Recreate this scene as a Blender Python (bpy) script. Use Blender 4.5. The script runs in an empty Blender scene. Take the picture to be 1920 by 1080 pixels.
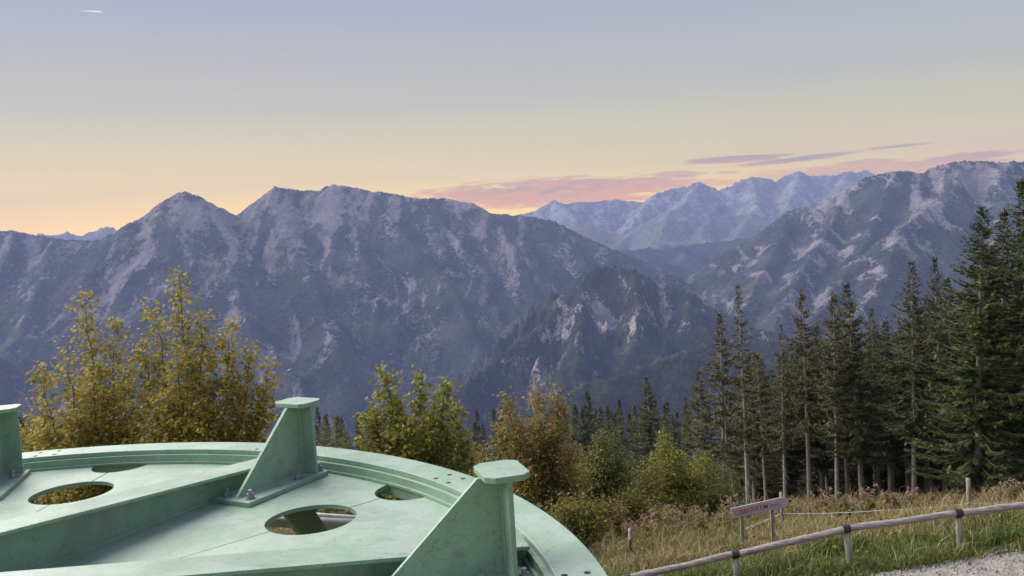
import bpy, bmesh, math, random
import numpy as np
from mathutils import Vector, Matrix

SC = bpy.context.scene
COL = SC.collection
RAD = math.radians

# ------------------------------------------------------------------ camera
F_PX, ROLL, PITCH = 1650.0, RAD(3.5), RAD(4.0)      # focal length in px of a 1920 wide frame
FW = np.array([0, math.cos(PITCH), -math.sin(PITCH)])
_r0 = np.array([1.0, 0, 0]); _u0 = np.cross(_r0, FW)
CR = math.cos(ROLL) * _r0 - math.sin(ROLL) * _u0
CU = math.sin(ROLL) * _r0 + math.cos(ROLL) * _u0
cam_d = bpy.data.cameras.new('camera'); cam = bpy.data.objects.new('camera', cam_d); COL.objects.link(cam)
cam_d.sensor_width = 36.0; cam_d.lens = 36.0 * F_PX / 1920.0
cam_d.clip_start = 0.05; cam_d.clip_end = 120000
cam.matrix_world = Matrix(((CR[0], CU[0], -FW[0], 0), (CR[1], CU[1], -FW[1], 0), (CR[2], CU[2], -FW[2], 0), (0, 0, 0, 1)))
SC.camera = cam

def ray(x, y):                      # where the photograph was measured: direction through a pixel
    return FW + CR * (x - 960) / F_PX - CU * (y - 540) / F_PX
def at(x, y, Y):                    # ... and the place at that distance
    d = ray(x, y); return d * (Y / d[1])
def proj(P):
    P = np.asarray(P, float); d = P @ FW
    return 960 + F_PX * (P @ CR) / d, 540 - F_PX * (P @ CU) / d
def azel(x, y):
    d = ray(x, y); d = d / np.linalg.norm(d)
    return math.atan2(d[0], d[1]), math.asin(d[2])

# ------------------------------------------------------------------ light
SUN_AZ, SUN_EL = RAD(-62), RAD(38)          # soft light from up on the left, added to lift the foreground
SKY_STRENGTH, SKY_GAMMA = 0.15, 0.5
world = bpy.data.worlds.new('World'); SC.world = world; world.use_nodes = True

class NT:
    """small helper to wire shader nodes"""
    def __init__(self, tree): self.t = tree; tree.nodes.clear()
    def n(self, kind, **kw):
        nd = self.t.nodes.new(kind)
        for k, v in kw.items():
            if k == 'i':
                for kk, vv in v.items():
                    s = nd.inputs[kk]
                    if isinstance(vv, bpy.types.NodeSocket): self.t.links.new(vv, s)
                    else: s.default_value = vv
            else: setattr(nd, k, v)
        return nd
    def m(self, op, a, b=None, c=None, clamp=False):
        i = {0: a}
        if b is not None: i[1] = b
        if c is not None: i[2] = c
        return self.n('ShaderNodeMath', operation=op, use_clamp=clamp, i=i).outputs[0]
    def mix(self, fac, a, b, blend='MIX'):
        nd = self.n('ShaderNodeMix', data_type='RGBA', blend_type=blend)
        for s, v in ((nd.inputs[0], fac), (nd.inputs[6], a), (nd.inputs[7], b)):
            if isinstance(v, bpy.types.NodeSocket): self.t.links.new(v, s)
            elif isinstance(v, (tuple, list)): s.default_value = tuple(v) + ((1,) if len(v) == 3 else ())
            else: s.default_value = v
        return nd.outputs[2]
    def ramp(self, fac, stops, interp='LINEAR'):
        nd = self.n('ShaderNodeValToRGB'); cr = nd.color_ramp; cr.interpolation = interp
        while len(cr.elements) < len(stops): cr.elements.new(0.5)
        for e, (p, c) in zip(cr.elements, stops):
            e.position = p; e.color = tuple(c) + (1,) if len(c) == 3 else c
        self.t.links.new(fac, nd.inputs[0]); return nd.outputs[0]
    def smooth(self, x, lo, hi):
        nd = self.n('ShaderNodeMapRange', interpolation_type='SMOOTHSTEP', i={0: x, 1: lo, 2: hi, 3: 0.0, 4: 1.0}); return nd.outputs[0]
    def noise(self, vec, scale, detail=4, rough=0.55, dist=0.0):
        nd = self.n('ShaderNodeTexNoise', i={'Scale': scale, 'Detail': detail, 'Roughness': rough, 'Distortion': dist})
        if vec is not None: self.t.links.new(vec, nd.inputs['Vector'])
        return nd.outputs[0]

def build_world():
    N = NT(world.node_tree)
    tc = N.n('ShaderNodeTexCoord').outputs['Generated']
    sky = N.n('ShaderNodeTexSky', sky_type='NISHITA', sun_disc=False, sun_elevation=SUN_EL, sun_rotation=SUN_AZ,
              altitude=1100, air_density=1.0, dust_density=1.6, ozone_density=2.2)
    sx = N.n('ShaderNodeSeparateXYZ', i={0: tc})
    az = N.m('ARCTAN2', sx.outputs[0], sx.outputs[1]); el = N.m('ARCSINE', sx.outputs[2])
    g = N.n('ShaderNodeGamma', i={0: sky.outputs[0], 1: SKY_GAMMA}).outputs[0]
    # the last light: warm along the horizon, lavender above, all round
    dusk = N.ramp(N.m('MULTIPLY', N.m('MAXIMUM', el, 0.0), 0.6366), [(p / 90.0, tuple(SKY_GAIN * q for q in c)) for p, c in DUSK])
    glow = N.m('MULTIPLY', N.m('POWER', N.m('MAXIMUM', N.m('COSINE', N.m('ADD', az, 0.55)), 0.0), 3.0), N.m('EXPONENT', N.m('MULTIPLY', N.m('MAXIMUM', el, 0.0), -17.0)))
    dusk = N.mix(glow, dusk, N.mix(1.0, dusk, (1.9 * SKY_GAIN, .85 * SKY_GAIN, 0), 'ADD'))      # strongest where the sun went down
    g = N.mix(0.82, g, dusk)
    # thin cloud streaks low over the far range, sheared by the wind
    cv = N.n('ShaderNodeCombineXYZ', i={0: N.m('MULTIPLY', az, 14.0), 1: N.m('MULTIPLY', el, 130.0), 2: 0.0}).outputs[0]
    n1 = N.noise(cv, 1.0, 5, 0.6, 0.6)
    cv2 = N.n('ShaderNodeCombineXYZ', i={0: N.m('MULTIPLY', az, 50.0), 1: N.m('MULTIPLY', el, 420.0), 2: 3.0}).outputs[0]
    n2 = N.noise(cv2, 1.0, 4, 0.6, 0.3)
    nn = N.m('ADD', N.m('MULTIPLY', N.m('SUBTRACT', n1, 0.5), 2.6), N.m('MULTIPLY', N.m('SUBTRACT', n2, 0.5), 2.2))
    total = None
    for x0, y0, x1, y1, th, op in CLOUDS:
        a0, e0 = azel(x0, y0); a1, e1 = azel(x1, y1)
        ca, ce = (a0 + a1) / 2, (e0 + e1) / 2
        hl = math.hypot(a1 - a0, e1 - e0) / 2; ang = math.atan2(e1 - e0, a1 - a0); hb = th / F_PX
        da = N.m('SUBTRACT', az, ca); de = N.m('SUBTRACT', el, ce)
        u = N.m('ADD', N.m('MULTIPLY', da, math.cos(ang) / hl), N.m('MULTIPLY', de, math.sin(ang) / hl))
        v = N.m('ADD', N.m('MULTIPLY', da, -math.sin(ang) / hb), N.m('MULTIPLY', de, math.cos(ang) / hb))
        q = N.m('SUBTRACT', 1.0, N.m('ADD', N.m('MULTIPLY', u, u), N.m('MULTIPLY', v, v)))
        s = N.m('MULTIPLY', N.smooth(N.m('ADD', q, nn), -0.25, 0.6), op)
        total = s if total is None else N.m('MAXIMUM', total, s)
    a0, e0 = azel(138, 19); a1, e1 = azel(189, 22)      # a short bright contrail
    u = N.m('DIVIDE', N.m('SUBTRACT', az, a0), a1 - a0)
    v = N.m('DIVIDE', N.m('SUBTRACT', N.m('SUBTRACT', el, e0), N.m('MULTIPLY', u, e1 - e0)), 1.3 / F_PX)
    trail = N.m('MULTIPLY', N.m('MULTIPLY', N.smooth(u, 0.0, 0.95), N.m('SUBTRACT', 1.0, N.smooth(u, 0.97, 1.02))), N.m('SUBTRACT', 1.0, N.smooth(N.m('ABSOLUTE', v), 0.3, 1.2)))
    ccol = N.mix(N.smooth(N.m('ADD', N.m('MULTIPLY', el, -30.0), N.m('MULTIPLY', nn, 1.1)), -2.1, -0.7), CLOUD_HI, CLOUD_LO)
    skyc = N.mix(total, g, N.mix(0.88, g, ccol))
    skyc = N.mix(N.m('MULTIPLY', trail, 0.75), skyc, CLOUD_TRAIL)
    bg = N.n('ShaderNodeBackground', i={0: skyc, 1: SKY_STRENGTH})
    N.n('ShaderNodeOutputWorld', i={0: bg.outputs[0]})

SKY_GAIN = 0.50 / 0.15
DUSK = [(0, (2.15, 1.4, .0)), (2.5, (1.82, 1.27, .0)), (5, (1.0, .88, .2)), (8, (.63, .62, .43)), (14, (.45, .46, .535)), (30, (.365, .38, .53)), (90, (.29, .32, .50))]
# x0, y0, x1, y1 of the streak's axis, half thickness in px, opacity
CLOUDS = [(770, 374, 1340, 343, 27, 1.0), (1010, 356, 1260, 346, 14, .9), (1215, 331, 1320, 325, 8, .8), (1285, 305, 1490, 290, 6.5, .95),
          (1385, 311, 1610, 285, 5.5, .95), (1615, 281, 1745, 268, 2.6, .8), (1300, 345, 1400, 342, 5, .6), (1400, 335, 1920, 300, 15, .75),
          (1700, 305, 1930, 282, 8, .9), (1560, 308, 1690, 299, 5, .7), (860, 389, 1000, 386, 5, .6), (1340, 325, 1390, 322, 3, .6), (1900, 285, 2400, 240, 12, .8)]
CLOUD_HI, CLOUD_LO, CLOUD_TRAIL = (1.6, 1.05, .55), (5.0, 1.9, .1), (4.7, 4.5, 4.6)
build_world()

sun_d = bpy.data.lights.new('sun', 'SUN'); sun = bpy.data.objects.new('sun', sun_d); COL.objects.link(sun)
sun_d.energy = 3.6; sun_d.angle = RAD(75); sun_d.color = (1.0, 0.92, 0.82)  # wide fill lamp added to brighten the foreground beyond the dusk sky
sv = Vector((math.sin(SUN_AZ) * math.cos(SUN_EL), math.cos(SUN_AZ) * math.cos(SUN_EL), math.sin(SUN_EL)))
sun.rotation_euler = sv.to_track_quat('Z', 'Y').to_euler()

SC.view_settings.view_transform = 'Standard'; SC.view_settings.look = 'None'
SC.view_settings.exposure = 1.0; SC.view_settings.gamma = 1.0; SC.view_settings.use_curve_mapping = False
SC.cycles.max_bounces = 4; SC.cycles.diffuse_bounces = 2; SC.cycles.use_adaptive_sampling = True; SC.cycles.adaptive_threshold = 0.02; SC.cycles.volume_bounces = 0; SC.cycles.transparent_max_bounces = 8

# ------------------------------------------------------------------ helpers
def tag(o, label=None, cat=None, group=None, kind=None):
    for k, v in (('label', label), ('category', cat), ('group', group), ('kind', kind)):
        if v: o[k] = v
    return o
def link(o, parent=None):
    COL.objects.link(o)
    if parent is not None: o.parent = parent
    return o
def empty(name, loc=(0, 0, 0), rz=0.0):
    o = bpy.data.objects.new(name, None); o.empty_display_size = 0.1
    o.location = loc; o.rotation_euler = (0, 0, rz); return link(o)

class MB:
    """collects vertices and faces; build() links them as one mesh object"""
    def __init__(self): self.v = []; self.f = []; self.n = 0; self.mi = []; self.k = 0
    def add(self, v, f, mi=None):
        v = np.asarray(v, float).reshape(-1, 3)
        self.v.append(v); self.f += [tuple(int(i) + self.n for i in q) for q in f]; self.n += len(v)
        self.mi += [self.k if mi is None else mi] * len(f); return self
    def box(self, x0, x1, y0, y1, z0, z1, M=None):
        v = np.array([(x, y, z) for z in (z0, z1) for x, y in ((x0, y0), (x1, y0), (x1, y1), (x0, y1))], float)
        if M is not None: v = v @ np.asarray(M)[:3, :3].T + np.asarray(M)[:3, 3]
        return self.add(v, [(3, 2, 1, 0), (4, 5, 6, 7), (0, 1, 5, 4), (1, 2, 6, 5), (2, 3, 7, 6), (3, 0, 4, 7)])
    def tube(self, pts, rad, seg=8, cap=True, squash=None):
        P = np.asarray(pts, float); n = len(P)
        R = np.broadcast_to(np.asarray(rad, float), (n,))
        T = np.gradient(P, axis=0); T /= np.linalg.norm(T, axis=1)[:, None] + 1e-12
        a = np.array([0, 0, 1.0]) if abs(T[0][2]) < 0.9 else np.array([1.0, 0, 0])
        vs = []
        t = np.arange(seg) * 2 * math.pi / seg
        for i in range(n):
            e1 = np.cross(T[i], a); e1 /= np.linalg.norm(e1); e2 = np.cross(e1, T[i])
            vs.append(P[i] + R[i] * (np.cos(t)[:, None] * e1 + np.sin(t)[:, None] * e2))
        f = [(i * seg + j, i * seg + (j + 1) % seg, (i + 1) * seg + (j + 1) % seg, (i + 1) * seg + j) for i in range(n - 1) for j in range(seg)]
        if cap: f += [tuple(range(seg))[::-1], tuple((n - 1) * seg + j for j in range(seg))]
        return self.add(np.concatenate(vs), f)
    def prism(self, outline, z0, z1, M=None):
        o = np.asarray(outline, float); n = len(o)
        v = np.concatenate([np.c_[o, np.full(n, z0)], np.c_[o, np.full(n, z1)]])
        if M is not None: v = v @ np.asarray(M)[:3, :3].T + np.asarray(M)[:3, 3]
        return self.add(v, [tuple(range(n))[::-1], tuple(range(n, 2 * n))] + [(i, (i + 1) % n, n + (i + 1) % n, n + i) for i in range(n)])
    def ring(self, r0, r1, z0, z1, seg=256, a0=0, a1=2 * math.pi):
        full = abs(a1 - a0 - 2 * math.pi) < 1e-6
        t = np.linspace(a0, a1, seg + 1)[:-1] if full else np.linspace(a0, a1, seg + 1)
        c, s = np.cos(t), np.sin(t); n = len(t)
        v = np.concatenate([np.c_[r * c, r * s, np.full(n, z)] for r, z in ((r0, z0), (r1, z0), (r1, z1), (r0, z1))])
        f = []
        for i in range(n if full else n - 1):
            j = (i + 1) % n
            for k in range(4):
                l = (k + 1) % 4; f.append((k * n + i, k * n + j, l * n + j, l * n + i))
        f = [q[::-1] for q in f]
        return self.add(v, [q[::-1] for q in f])
    def build(self, name, mat, parent=None, smooth=False, bevel=0):
        me = bpy.data.meshes.new(name)
        v = np.concatenate(self.v)
        me.from_pydata(v.tolist(), [], self.f)
        mats = mat if isinstance(mat, (list, tuple)) else [mat]
        for m in mats: me.materials.append(m)
        if len(mats) > 1: me.polygons.foreach_set('material_index', self.mi)
        if smooth: me.polygons.foreach_set('use_smooth', [True] * len(me.polygons))
        me.update()
        o = bpy.data.objects.new(name, me); link(o, parent)
        if bevel:
            b = o.modifiers.new('bevel', 'BEVEL'); b.width = bevel; b.segments = 2; b.limit_method = 'ANGLE'
        return o

def quads_mesh(name, V, mat, parent=None, k=4, smooth=False):
    """V: (n,k,3) polygons with own vertices, built fast"""
    V = np.asarray(V, np.float32); n = len(V)
    me = bpy.data.meshes.new(name)
    me.vertices.add(n * k); me.vertices.foreach_set('co', V.reshape(-1))
    me.loops.add(n * k); me.loops.foreach_set('vertex_index', np.arange(n * k, dtype=np.int32))
    me.polygons.add(n); me.polygons.foreach_set('loop_start', np.arange(0, n * k, k, dtype=np.int32))
    me.polygons.foreach_set('loop_total', np.full(n, k, np.int32))
    me.update(calc_edges=True)
    me.materials.append(mat)
    o = bpy.data.objects.new(name, me); link(o, parent); return o

def indexed_mesh(name, V, Fc, mat, parent=None, smooth=True):
    V = np.asarray(V, np.float32); Fc = np.asarray(Fc, np.int32); k = Fc.shape[1]
    me = bpy.data.meshes.new(name)
    me.vertices.add(len(V)); me.vertices.foreach_set('co', V.reshape(-1))
    me.loops.add(Fc.size); me.loops.foreach_set('vertex_index', Fc.reshape(-1))
    me.polygons.add(len(Fc)); me.polygons.foreach_set('loop_start', np.arange(0, Fc.size, k, dtype=np.int32))
    me.polygons.foreach_set('loop_total', np.full(len(Fc), k, np.int32))
    me.polygons.foreach_set('use_smooth', np.full(len(Fc), smooth))
    me.update(calc_edges=True); me.materials.append(mat)
    o = bpy.data.objects.new(name, me); link(o, parent); return o

def copy_tree(o, parent=None):
    kids = list(o.children)
    c = o.copy(); COL.objects.link(c); c.parent = parent
    for ch in kids: copy_tree(ch, c)
    return c

# gradient noise on numpy arrays
_perm = np.random.RandomState(7).permutation(4096)
def _h(ix, iy, s): return _perm[(_perm[(ix + s * 131) & 4095] + iy) & 4095]
def gnoise(x, y, s=0):
    ix = np.floor(x).astype(int); iy = np.floor(y).astype(int); fx = x - ix; fy = y - iy
    u = fx * fx * fx * (fx * (fx * 6 - 15) + 10); v = fy * fy * fy * (fy * (fy * 6 - 15) + 10)
    def g(dx, dy):
        a = _h(ix + dx, iy + dy, s) * (2 * math.pi / 4096); return np.cos(a) * (fx - dx) + np.sin(a) * (fy - dy)
    n = (g(0, 0) * (1 - u) + g(1, 0) * u) * (1 - v) + (g(0, 1) * (1 - u) + g(1, 1) * u) * v
    return n * 1.5
def fbm(x, y, s=0, o=5, gain=.5):
    r = 0; a = 1.0
    for i in range(o): r = r + a * gnoise(x * 2 ** i, y * 2 ** i, s + i); a *= gain
    return r
def ridged(x, y, s=0, o=5, gain=.5):
    r = 0; a = 1.0; w = 1.0
    for i in range(o):
        n = 1 - np.abs(gnoise(x * 2 ** i, y * 2 ** i, s + i)) * 1.6; n = np.clip(n, -1, 1) * np.clip(w, .25, 1)
        r = r + a * n; w = n * 1.2; a *= gain
    return r
def sstep(x, a, b):
    t = np.clip((x - a) / (b - a), 0, 1); return t * t * (3 - 2 * t)

# ------------------------------------------------------------------ materials
def mat(name):
    m = bpy.data.materials.new(name); m.use_nodes = True; return m, NT(m.node_tree)
def out(N, color, rough=.6, bump=None, bstr=.3, bdist=.01, metal=0.0, trans=None, spec=.4):
    i = {'Base Color': color, 'Roughness': rough, 'Metallic': metal, 'Specular IOR Level': spec}
    if bump is not None:
        i['Normal'] = N.n('ShaderNodeBump', i={'Height': bump, 'Strength': bstr, 'Distance': bdist}).outputs[0]
    p = N.n('ShaderNodeBsdfPrincipled', i={k: ((*v, 1) if isinstance(v, tuple) and len(v) == 3 else v) for k, v in i.items()})
    sh = p.outputs[0]
    if trans is not None:
        tr = N.n('ShaderNodeBsdfTranslucent', i={0: color if isinstance(color, bpy.types.NodeSocket) else (*color, 1)})
        sh = N.n('ShaderNodeMixShader', i={0: trans, 1: sh, 2: tr.outputs[0]}).outputs[0]
    N.n('ShaderNodeOutputMaterial', i={0: sh})
def pos(N): return N.n('ShaderNodeNewGeometry').outputs['Position']
def obj_c(N): return N.n('ShaderNodeTexCoord').outputs['Object']

def make_paint():
    m, N = mat('green_paint'); p = obj_c(N)
    big = N.noise(p, 2.2, 5, .6); fine = N.noise(p, 60, 3, .6); spk = N.noise(p, 150, 2, .5); blot = N.noise(p, 9, 6, .65, .4)
    c = N.ramp(big, [(.3, (.185, .325, .225)), (.7, (.245, .39, .285))])
    c = N.mix(N.m('MULTIPLY', N.smooth(blot, .48, .74), .5), c, (.22, .34, .27))
    c = N.mix(N.m('MULTIPLY', N.smooth(spk, .64, .70), .6), c, (.07, .09, .07))
    c = N.mix(N.m('MULTIPLY', N.smooth(fine, .56, .7), .25), c, (.36, .53, .45))
    st = N.noise(N.n('ShaderNodeMapping', i={0: p, 'Scale': (14, 14, 1.4)}).outputs[0], 1.6, 4, .6)
    c = N.mix(N.m('MULTIPLY', N.smooth(st, .50, .72), .42), c, (.20, .27, .20))
    c = N.mix(N.m('MULTIPLY', N.smooth(N.noise(p, 26, 5, .7, .6), .66, .74), .6), c, (.16, .10, .06))
    c = N.mix(N.m('MULTIPLY', N.smooth(N.noise(p, 3.3, 6, .7, .5), .50, .72), .35), c, (.40, .48, .43))
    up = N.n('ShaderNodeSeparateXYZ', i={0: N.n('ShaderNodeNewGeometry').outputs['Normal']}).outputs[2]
    top_light = N.m('MULTIPLY', N.smooth(up, .6, .95), N.m('MULTIPLY_ADD', N.smooth(N.noise(p, 5.5, 7, .7, .3), .40, .62), .40, .16))
    c = N.mix(top_light, c, (.43, .51, .475))  # upward faces painted paler in patches: light from above put into the colour
    c = N.mix(N.m('MULTIPLY', N.smooth(N.noise(p, 1.7, 8, .75, .6), .52, .70), .45), c, (.17, .215, .175))      # grime
    c = N.mix(N.m('MULTIPLY', N.smooth(N.noise(p, 38, 3, .6), .60, .68), .35), c, (.13, .15, .12))
    out(N, c, N.m('MULTIPLY_ADD', blot, .35, .28), N.m('ADD', fine, N.m('MULTIPLY', blot, 2.0)), .12, .004)
    return m
def make_simple(name, c0, c1, scale, rough=.7, metal=0., detail=5, stretch=None, bstr=.4, bdist=.01):
    m, N = mat(name); p = obj_c(N)
    if stretch:
        p = N.n('ShaderNodeMapping', i={0: p, 'Scale': stretch}).outputs[0]
    n = N.noise(p, scale, detail, .6)
    out(N, N.ramp(n, [(.3, c0), (.7, c1)]), rough, n, bstr, bdist, metal)
    return m
def make_leaf(name, cols, rough=.55, trans=.42, obj_var=.0):
    """colour picked leaf by leaf"""
    m, N = mat(name)
    r = N.n('ShaderNodeNewGeometry').outputs['Random Per Island']
    c = N.ramp(r, [(i / max(1, len(cols) - 1), q) for i, q in enumerate(cols)])
    pn = N.noise(pos(N), .55, 3, .5)
    c = N.n('ShaderNodeHueSaturation', i={'Color': c, 'Value': N.m('MULTIPLY_ADD', pn, .7, .65), 'Saturation': 1.0, 'Hue': N.m('MULTIPLY_ADD', N.noise(pos(N), .9, 2, .5), .03, .49)}).outputs[0]
    out(N, c, rough, trans=trans, spec=.25)
    return m
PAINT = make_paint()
M_STEEL = make_simple('galvanised_steel', (.20, .20, .25), (.34, .34, .40), 30, .45, .6)
M_DARK = make_simple('hole_shade', (.015, .016, .014), (.03, .03, .028), 20, .8)  # near-black tone painted for the shade inside holes
M_WOOD = make_simple('weathered_wood', (.12, .095, .09), (.50, .44, .43), 12, .88, detail=8, stretch=(.35, 5, 5), bstr=1.0, bdist=.015)
M_POST = make_simple('grey_post_wood', (.14, .12, .10), (.46, .41, .35), 12, .88, detail=8, stretch=(5, 5, .4), bstr=1.0, bdist=.015)
M_STRAP = make_simple('black_strap', (.015, .016, .02), (.04, .04, .05), 15, .5)
M_WHITE = make_simple('white_plastic', (.62, .62, .62), (.78, .78, .78), 20, .5)
M_BOARD = make_simple('whitewashed_board', (.40, .335, .37), (.58, .50, .54), 7, .8, stretch=(1, 5, 5), bstr=.4)
M_RED = make_simple('red_letter_paint', (.38, .05, .06), (.50, .12, .13), 30, .7)
M_DARKRED = make_simple('dark_red_paint', (.09, .012, .03), (.16, .03, .06), 20, .7)
M_TUBE = make_simple('grey_tube', (.25, .30, .29), (.40, .46, .44), 6, .5)
M_BARK = make_simple('spruce_bark', (.15, .13, .115), (.42, .375, .34), 5, .9, stretch=(4, 4, 1), bstr=.8, bdist=.03)
M_BARK2 = make_simple('maple_bark', (.07, .06, .05), (.16, .14, .12), 6, .9, stretch=(3, 3, 1), bstr=.6)
M_DEAD = make_simple('dead_wood', (.30, .27, .25), (.50, .47, .45), 8, .9)
M_SPRUCE = make_leaf('spruce_needles', [(.035, .045, .02), (.065, .076, .028), (.098, .105, .037), (.135, .138, .048)], .6, .12)
M_SPRUCE_GREEN = make_leaf('fresh_spruce_needles', [(.034, .054, .018), (.062, .09, .026), (.095, .12, .034), (.13, .15, .04)], .6, .15)  # greener needles for the bushy and young spruces
M_SPRUCE_DRY = make_leaf('olive_spruce_needles', [(.05, .05, .022), (.085, .08, .03), (.115, .104, .04), (.15, .13, .052)], .6, .12)
M_MAPLE = make_leaf('maple_leaves', [(.15, .165, .035), (.27, .26, .05), (.38, .345, .065), (.50, .43, .085), (.50, .35, .085), (.36, .24, .065), (.22, .215, .045)])
M_YELLOW = make_leaf('yellow_green_leaves', [(.11, .14, .028), (.21, .22, .04), (.32, .31, .06), (.42, .38, .09), (.21, .20, .035)])
M_ORANGE = make_leaf('rusty_leaves', [(.14, .15, .035), (.22, .21, .045), (.38, .25, .09), (.50, .30, .14), (.25, .22, .045), (.16, .175, .04)])
M_BEECH = make_leaf('young_beech_leaves', [(.09, .105, .026), (.15, .16, .036), (.24, .225, .05), (.37, .30, .07)])
M_BUSH = make_leaf('bush_leaves', [(.06, .078, .022), (.10, .12, .032), (.18, .175, .045), (.26, .20, .065)])

# ------------------------------------------------------------------ near hillside
def softplus(t): return np.log1p(np.exp(np.clip(t, -40, 40))) + np.maximum(t - 40, 0)
def gz(x, y, detail=True):
    x = np.asarray(x, float); y = np.asarray(y, float)
    z = -5.30 - .02 * y - .284 * 1.2 * softplus((y - 13.2) / 1.2) - .32 * 15 * softplus((y - 190) / 15)
    z = z + .8 * np.tanh((x - 5.2) * .09 / .8) * (1 - sstep(y, 16, 27))
    z = z + fbm(x / 9, y / 9, 11, 3) * .16 * sstep(y, 14, 24)
    if detail: z = z + fbm(x / 1.3, y / 1.3, 21, 3) * .05 * sstep(y, 13.3, 15)
    return np.maximum(z, -730 + fbm(x / 300, y / 300, 3, 3) * 25)

def make_ground_mat():
    m, N = mat('meadow_soil'); p = pos(N)
    big = N.noise(p, .35, 4, .6); fine = N.noise(p, 6, 5, .65)
    c = N.ramp(fine, [(.3, (.028, .032, .014)), (.55, (.055, .06, .022)), (.75, (.10, .085, .04))])
    c = N.mix(N.smooth(big, .45, .65), c, N.ramp(fine, [(.3, (.05, .04, .022)), (.7, (.13, .10, .055))]))
    sy = N.n('ShaderNodeSeparateXYZ', i={0: p}).outputs[1]
    far = N.ramp(N.noise(p, .06, 6, .65), [(.35, (.016, .024, .013)), (.65, (.034, .044, .02))])
    c = N.mix(N.smooth(sy, 60, 120), c, far)
    out(N, c, .9, fine, .8, .06, spec=.15); return m
M_GROUND = make_ground_mat()

def hillside():
    ys = np.unique(np.concatenate([np.linspace(-30, 11, 42), np.linspace(11, 30, 120), np.linspace(30, 60, 90), np.linspace(60, 240, 90), np.geomspace(240, 2600, 70)]))
    us = np.linspace(-1, 1, 201)
    U_, Y_ = np.meshgrid(us, ys); X_ = np.sign(U_) * np.abs(U_) ** 1.6 * (60 + .95 * np.maximum(Y_, 0)) + 4
    Z_ = gz(X_, Y_); ny, nx = X_.shape
    idx = np.arange(ny * nx).reshape(ny, nx)
    Fc = np.stack([idx[:-1, :-1], idx[:-1, 1:], idx[1:, 1:], idx[1:, :-1]], -1).reshape(-1, 4)
    o = indexed_mesh('hillside', np.stack([X_, Y_, Z_], -1).reshape(-1, 3), Fc, M_GROUND)
    tag(o, 'grassy hillside falling away from the lift towards the forest', kind='structure')
hillside()

# gravel track in the near right corner
def gravel_track():
    m, N = mat('pale_gravel'); p = pos(N)
    v = N.n('ShaderNodeTexVoronoi', i={'Vector': p, 'Scale': 26.0}); n = N.noise(p, 3, 5, .6)
    c = N.ramp(N.m('ADD', N.m('MULTIPLY', v.outputs[0], .6), N.m('MULTIPLY', n, .6)), [(.3, (.13, .12, .11)), (.75, (.33, .31, .295))])
    out(N, c, .9, N.m('ADD', v.outputs[0], n), .8, .02)
    rs = np.random.RandomState(4)
    xs = np.linspace(2.5, 16, 110); t = np.linspace(0, 1, 26)
    yb = 13.66 + fbm(xs / .7, xs * 0, 5, 3) * .20
    yb = np.where(xs < 5.7, yb - (5.7 - xs) * .5, yb)
    Yg = 10.2 + (yb[None, :] - 10.2) * t[:, None]; Xg = np.broadcast_to(xs, Yg.shape)
    Zg = gz(Xg, Yg) + .03 * np.sqrt(np.clip(1 - t[:, None], 0, 1)) + .006 + fbm(Xg / .3, Yg / .3, 9, 2) * .008
    idx = np.arange(Zg.size).reshape(Zg.shape)
    Fc = np.stack([idx[:-1, :-1], idx[:-1, 1:], idx[1:, 1:], idx[1:, :-1]], -1).reshape(-1, 4)
    o = indexed_mesh('gravel_track', np.stack([Xg, Yg, Zg], -1).reshape(-1, 3), Fc, m)
    tag(o, 'pale gravel track in front of the wooden rail fence', kind='structure')
    # loose pebbles
    n_ = 2200; px = rs.uniform(4.6, 10.5, n_); py = rs.uniform(11.9, 14.1, n_); ok = py < np.interp(px, xs, yb) + rs.uniform(-.1, .18, n_)
    px, py = px[ok], py[ok]; r = rs.gamma(2., .008, len(px)) + .008
    tet = np.array([(1, 0, -.3), (-.5, .87, -.3), (-.5, -.87, -.3), (.1, .1, .55)])
    ang = rs.uniform(0, 6.28, len(px)); c_, s_ = np.cos(ang), np.sin(ang)
    sh = rs.uniform(.6, 1.3, (len(px), 3)) * r[:, None]
    V = tet[None] * sh[:, None, :]; V = np.stack([V[..., 0] * c_[:, None] - V[..., 1] * s_[:, None], V[..., 0] * s_[:, None] + V[..., 1] * c_[:, None], V[..., 2]], -1)
    V = V + np.stack([px, py, gz(px, py) + .03], -1)[:, None, :]
    b = (np.arange(len(px)) * 4)[:, None, None]
    Fc = (b + np.array([(0, 1, 3), (1, 2, 3), (2, 0, 3)])[None]).reshape(-1, 3)
    o = indexed_mesh('gravel', V.reshape(-1, 3), Fc, m, smooth=False); tag(o, 'loose pale pebbles lying on the gravel track', kind='stuff')
gravel_track()

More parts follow.
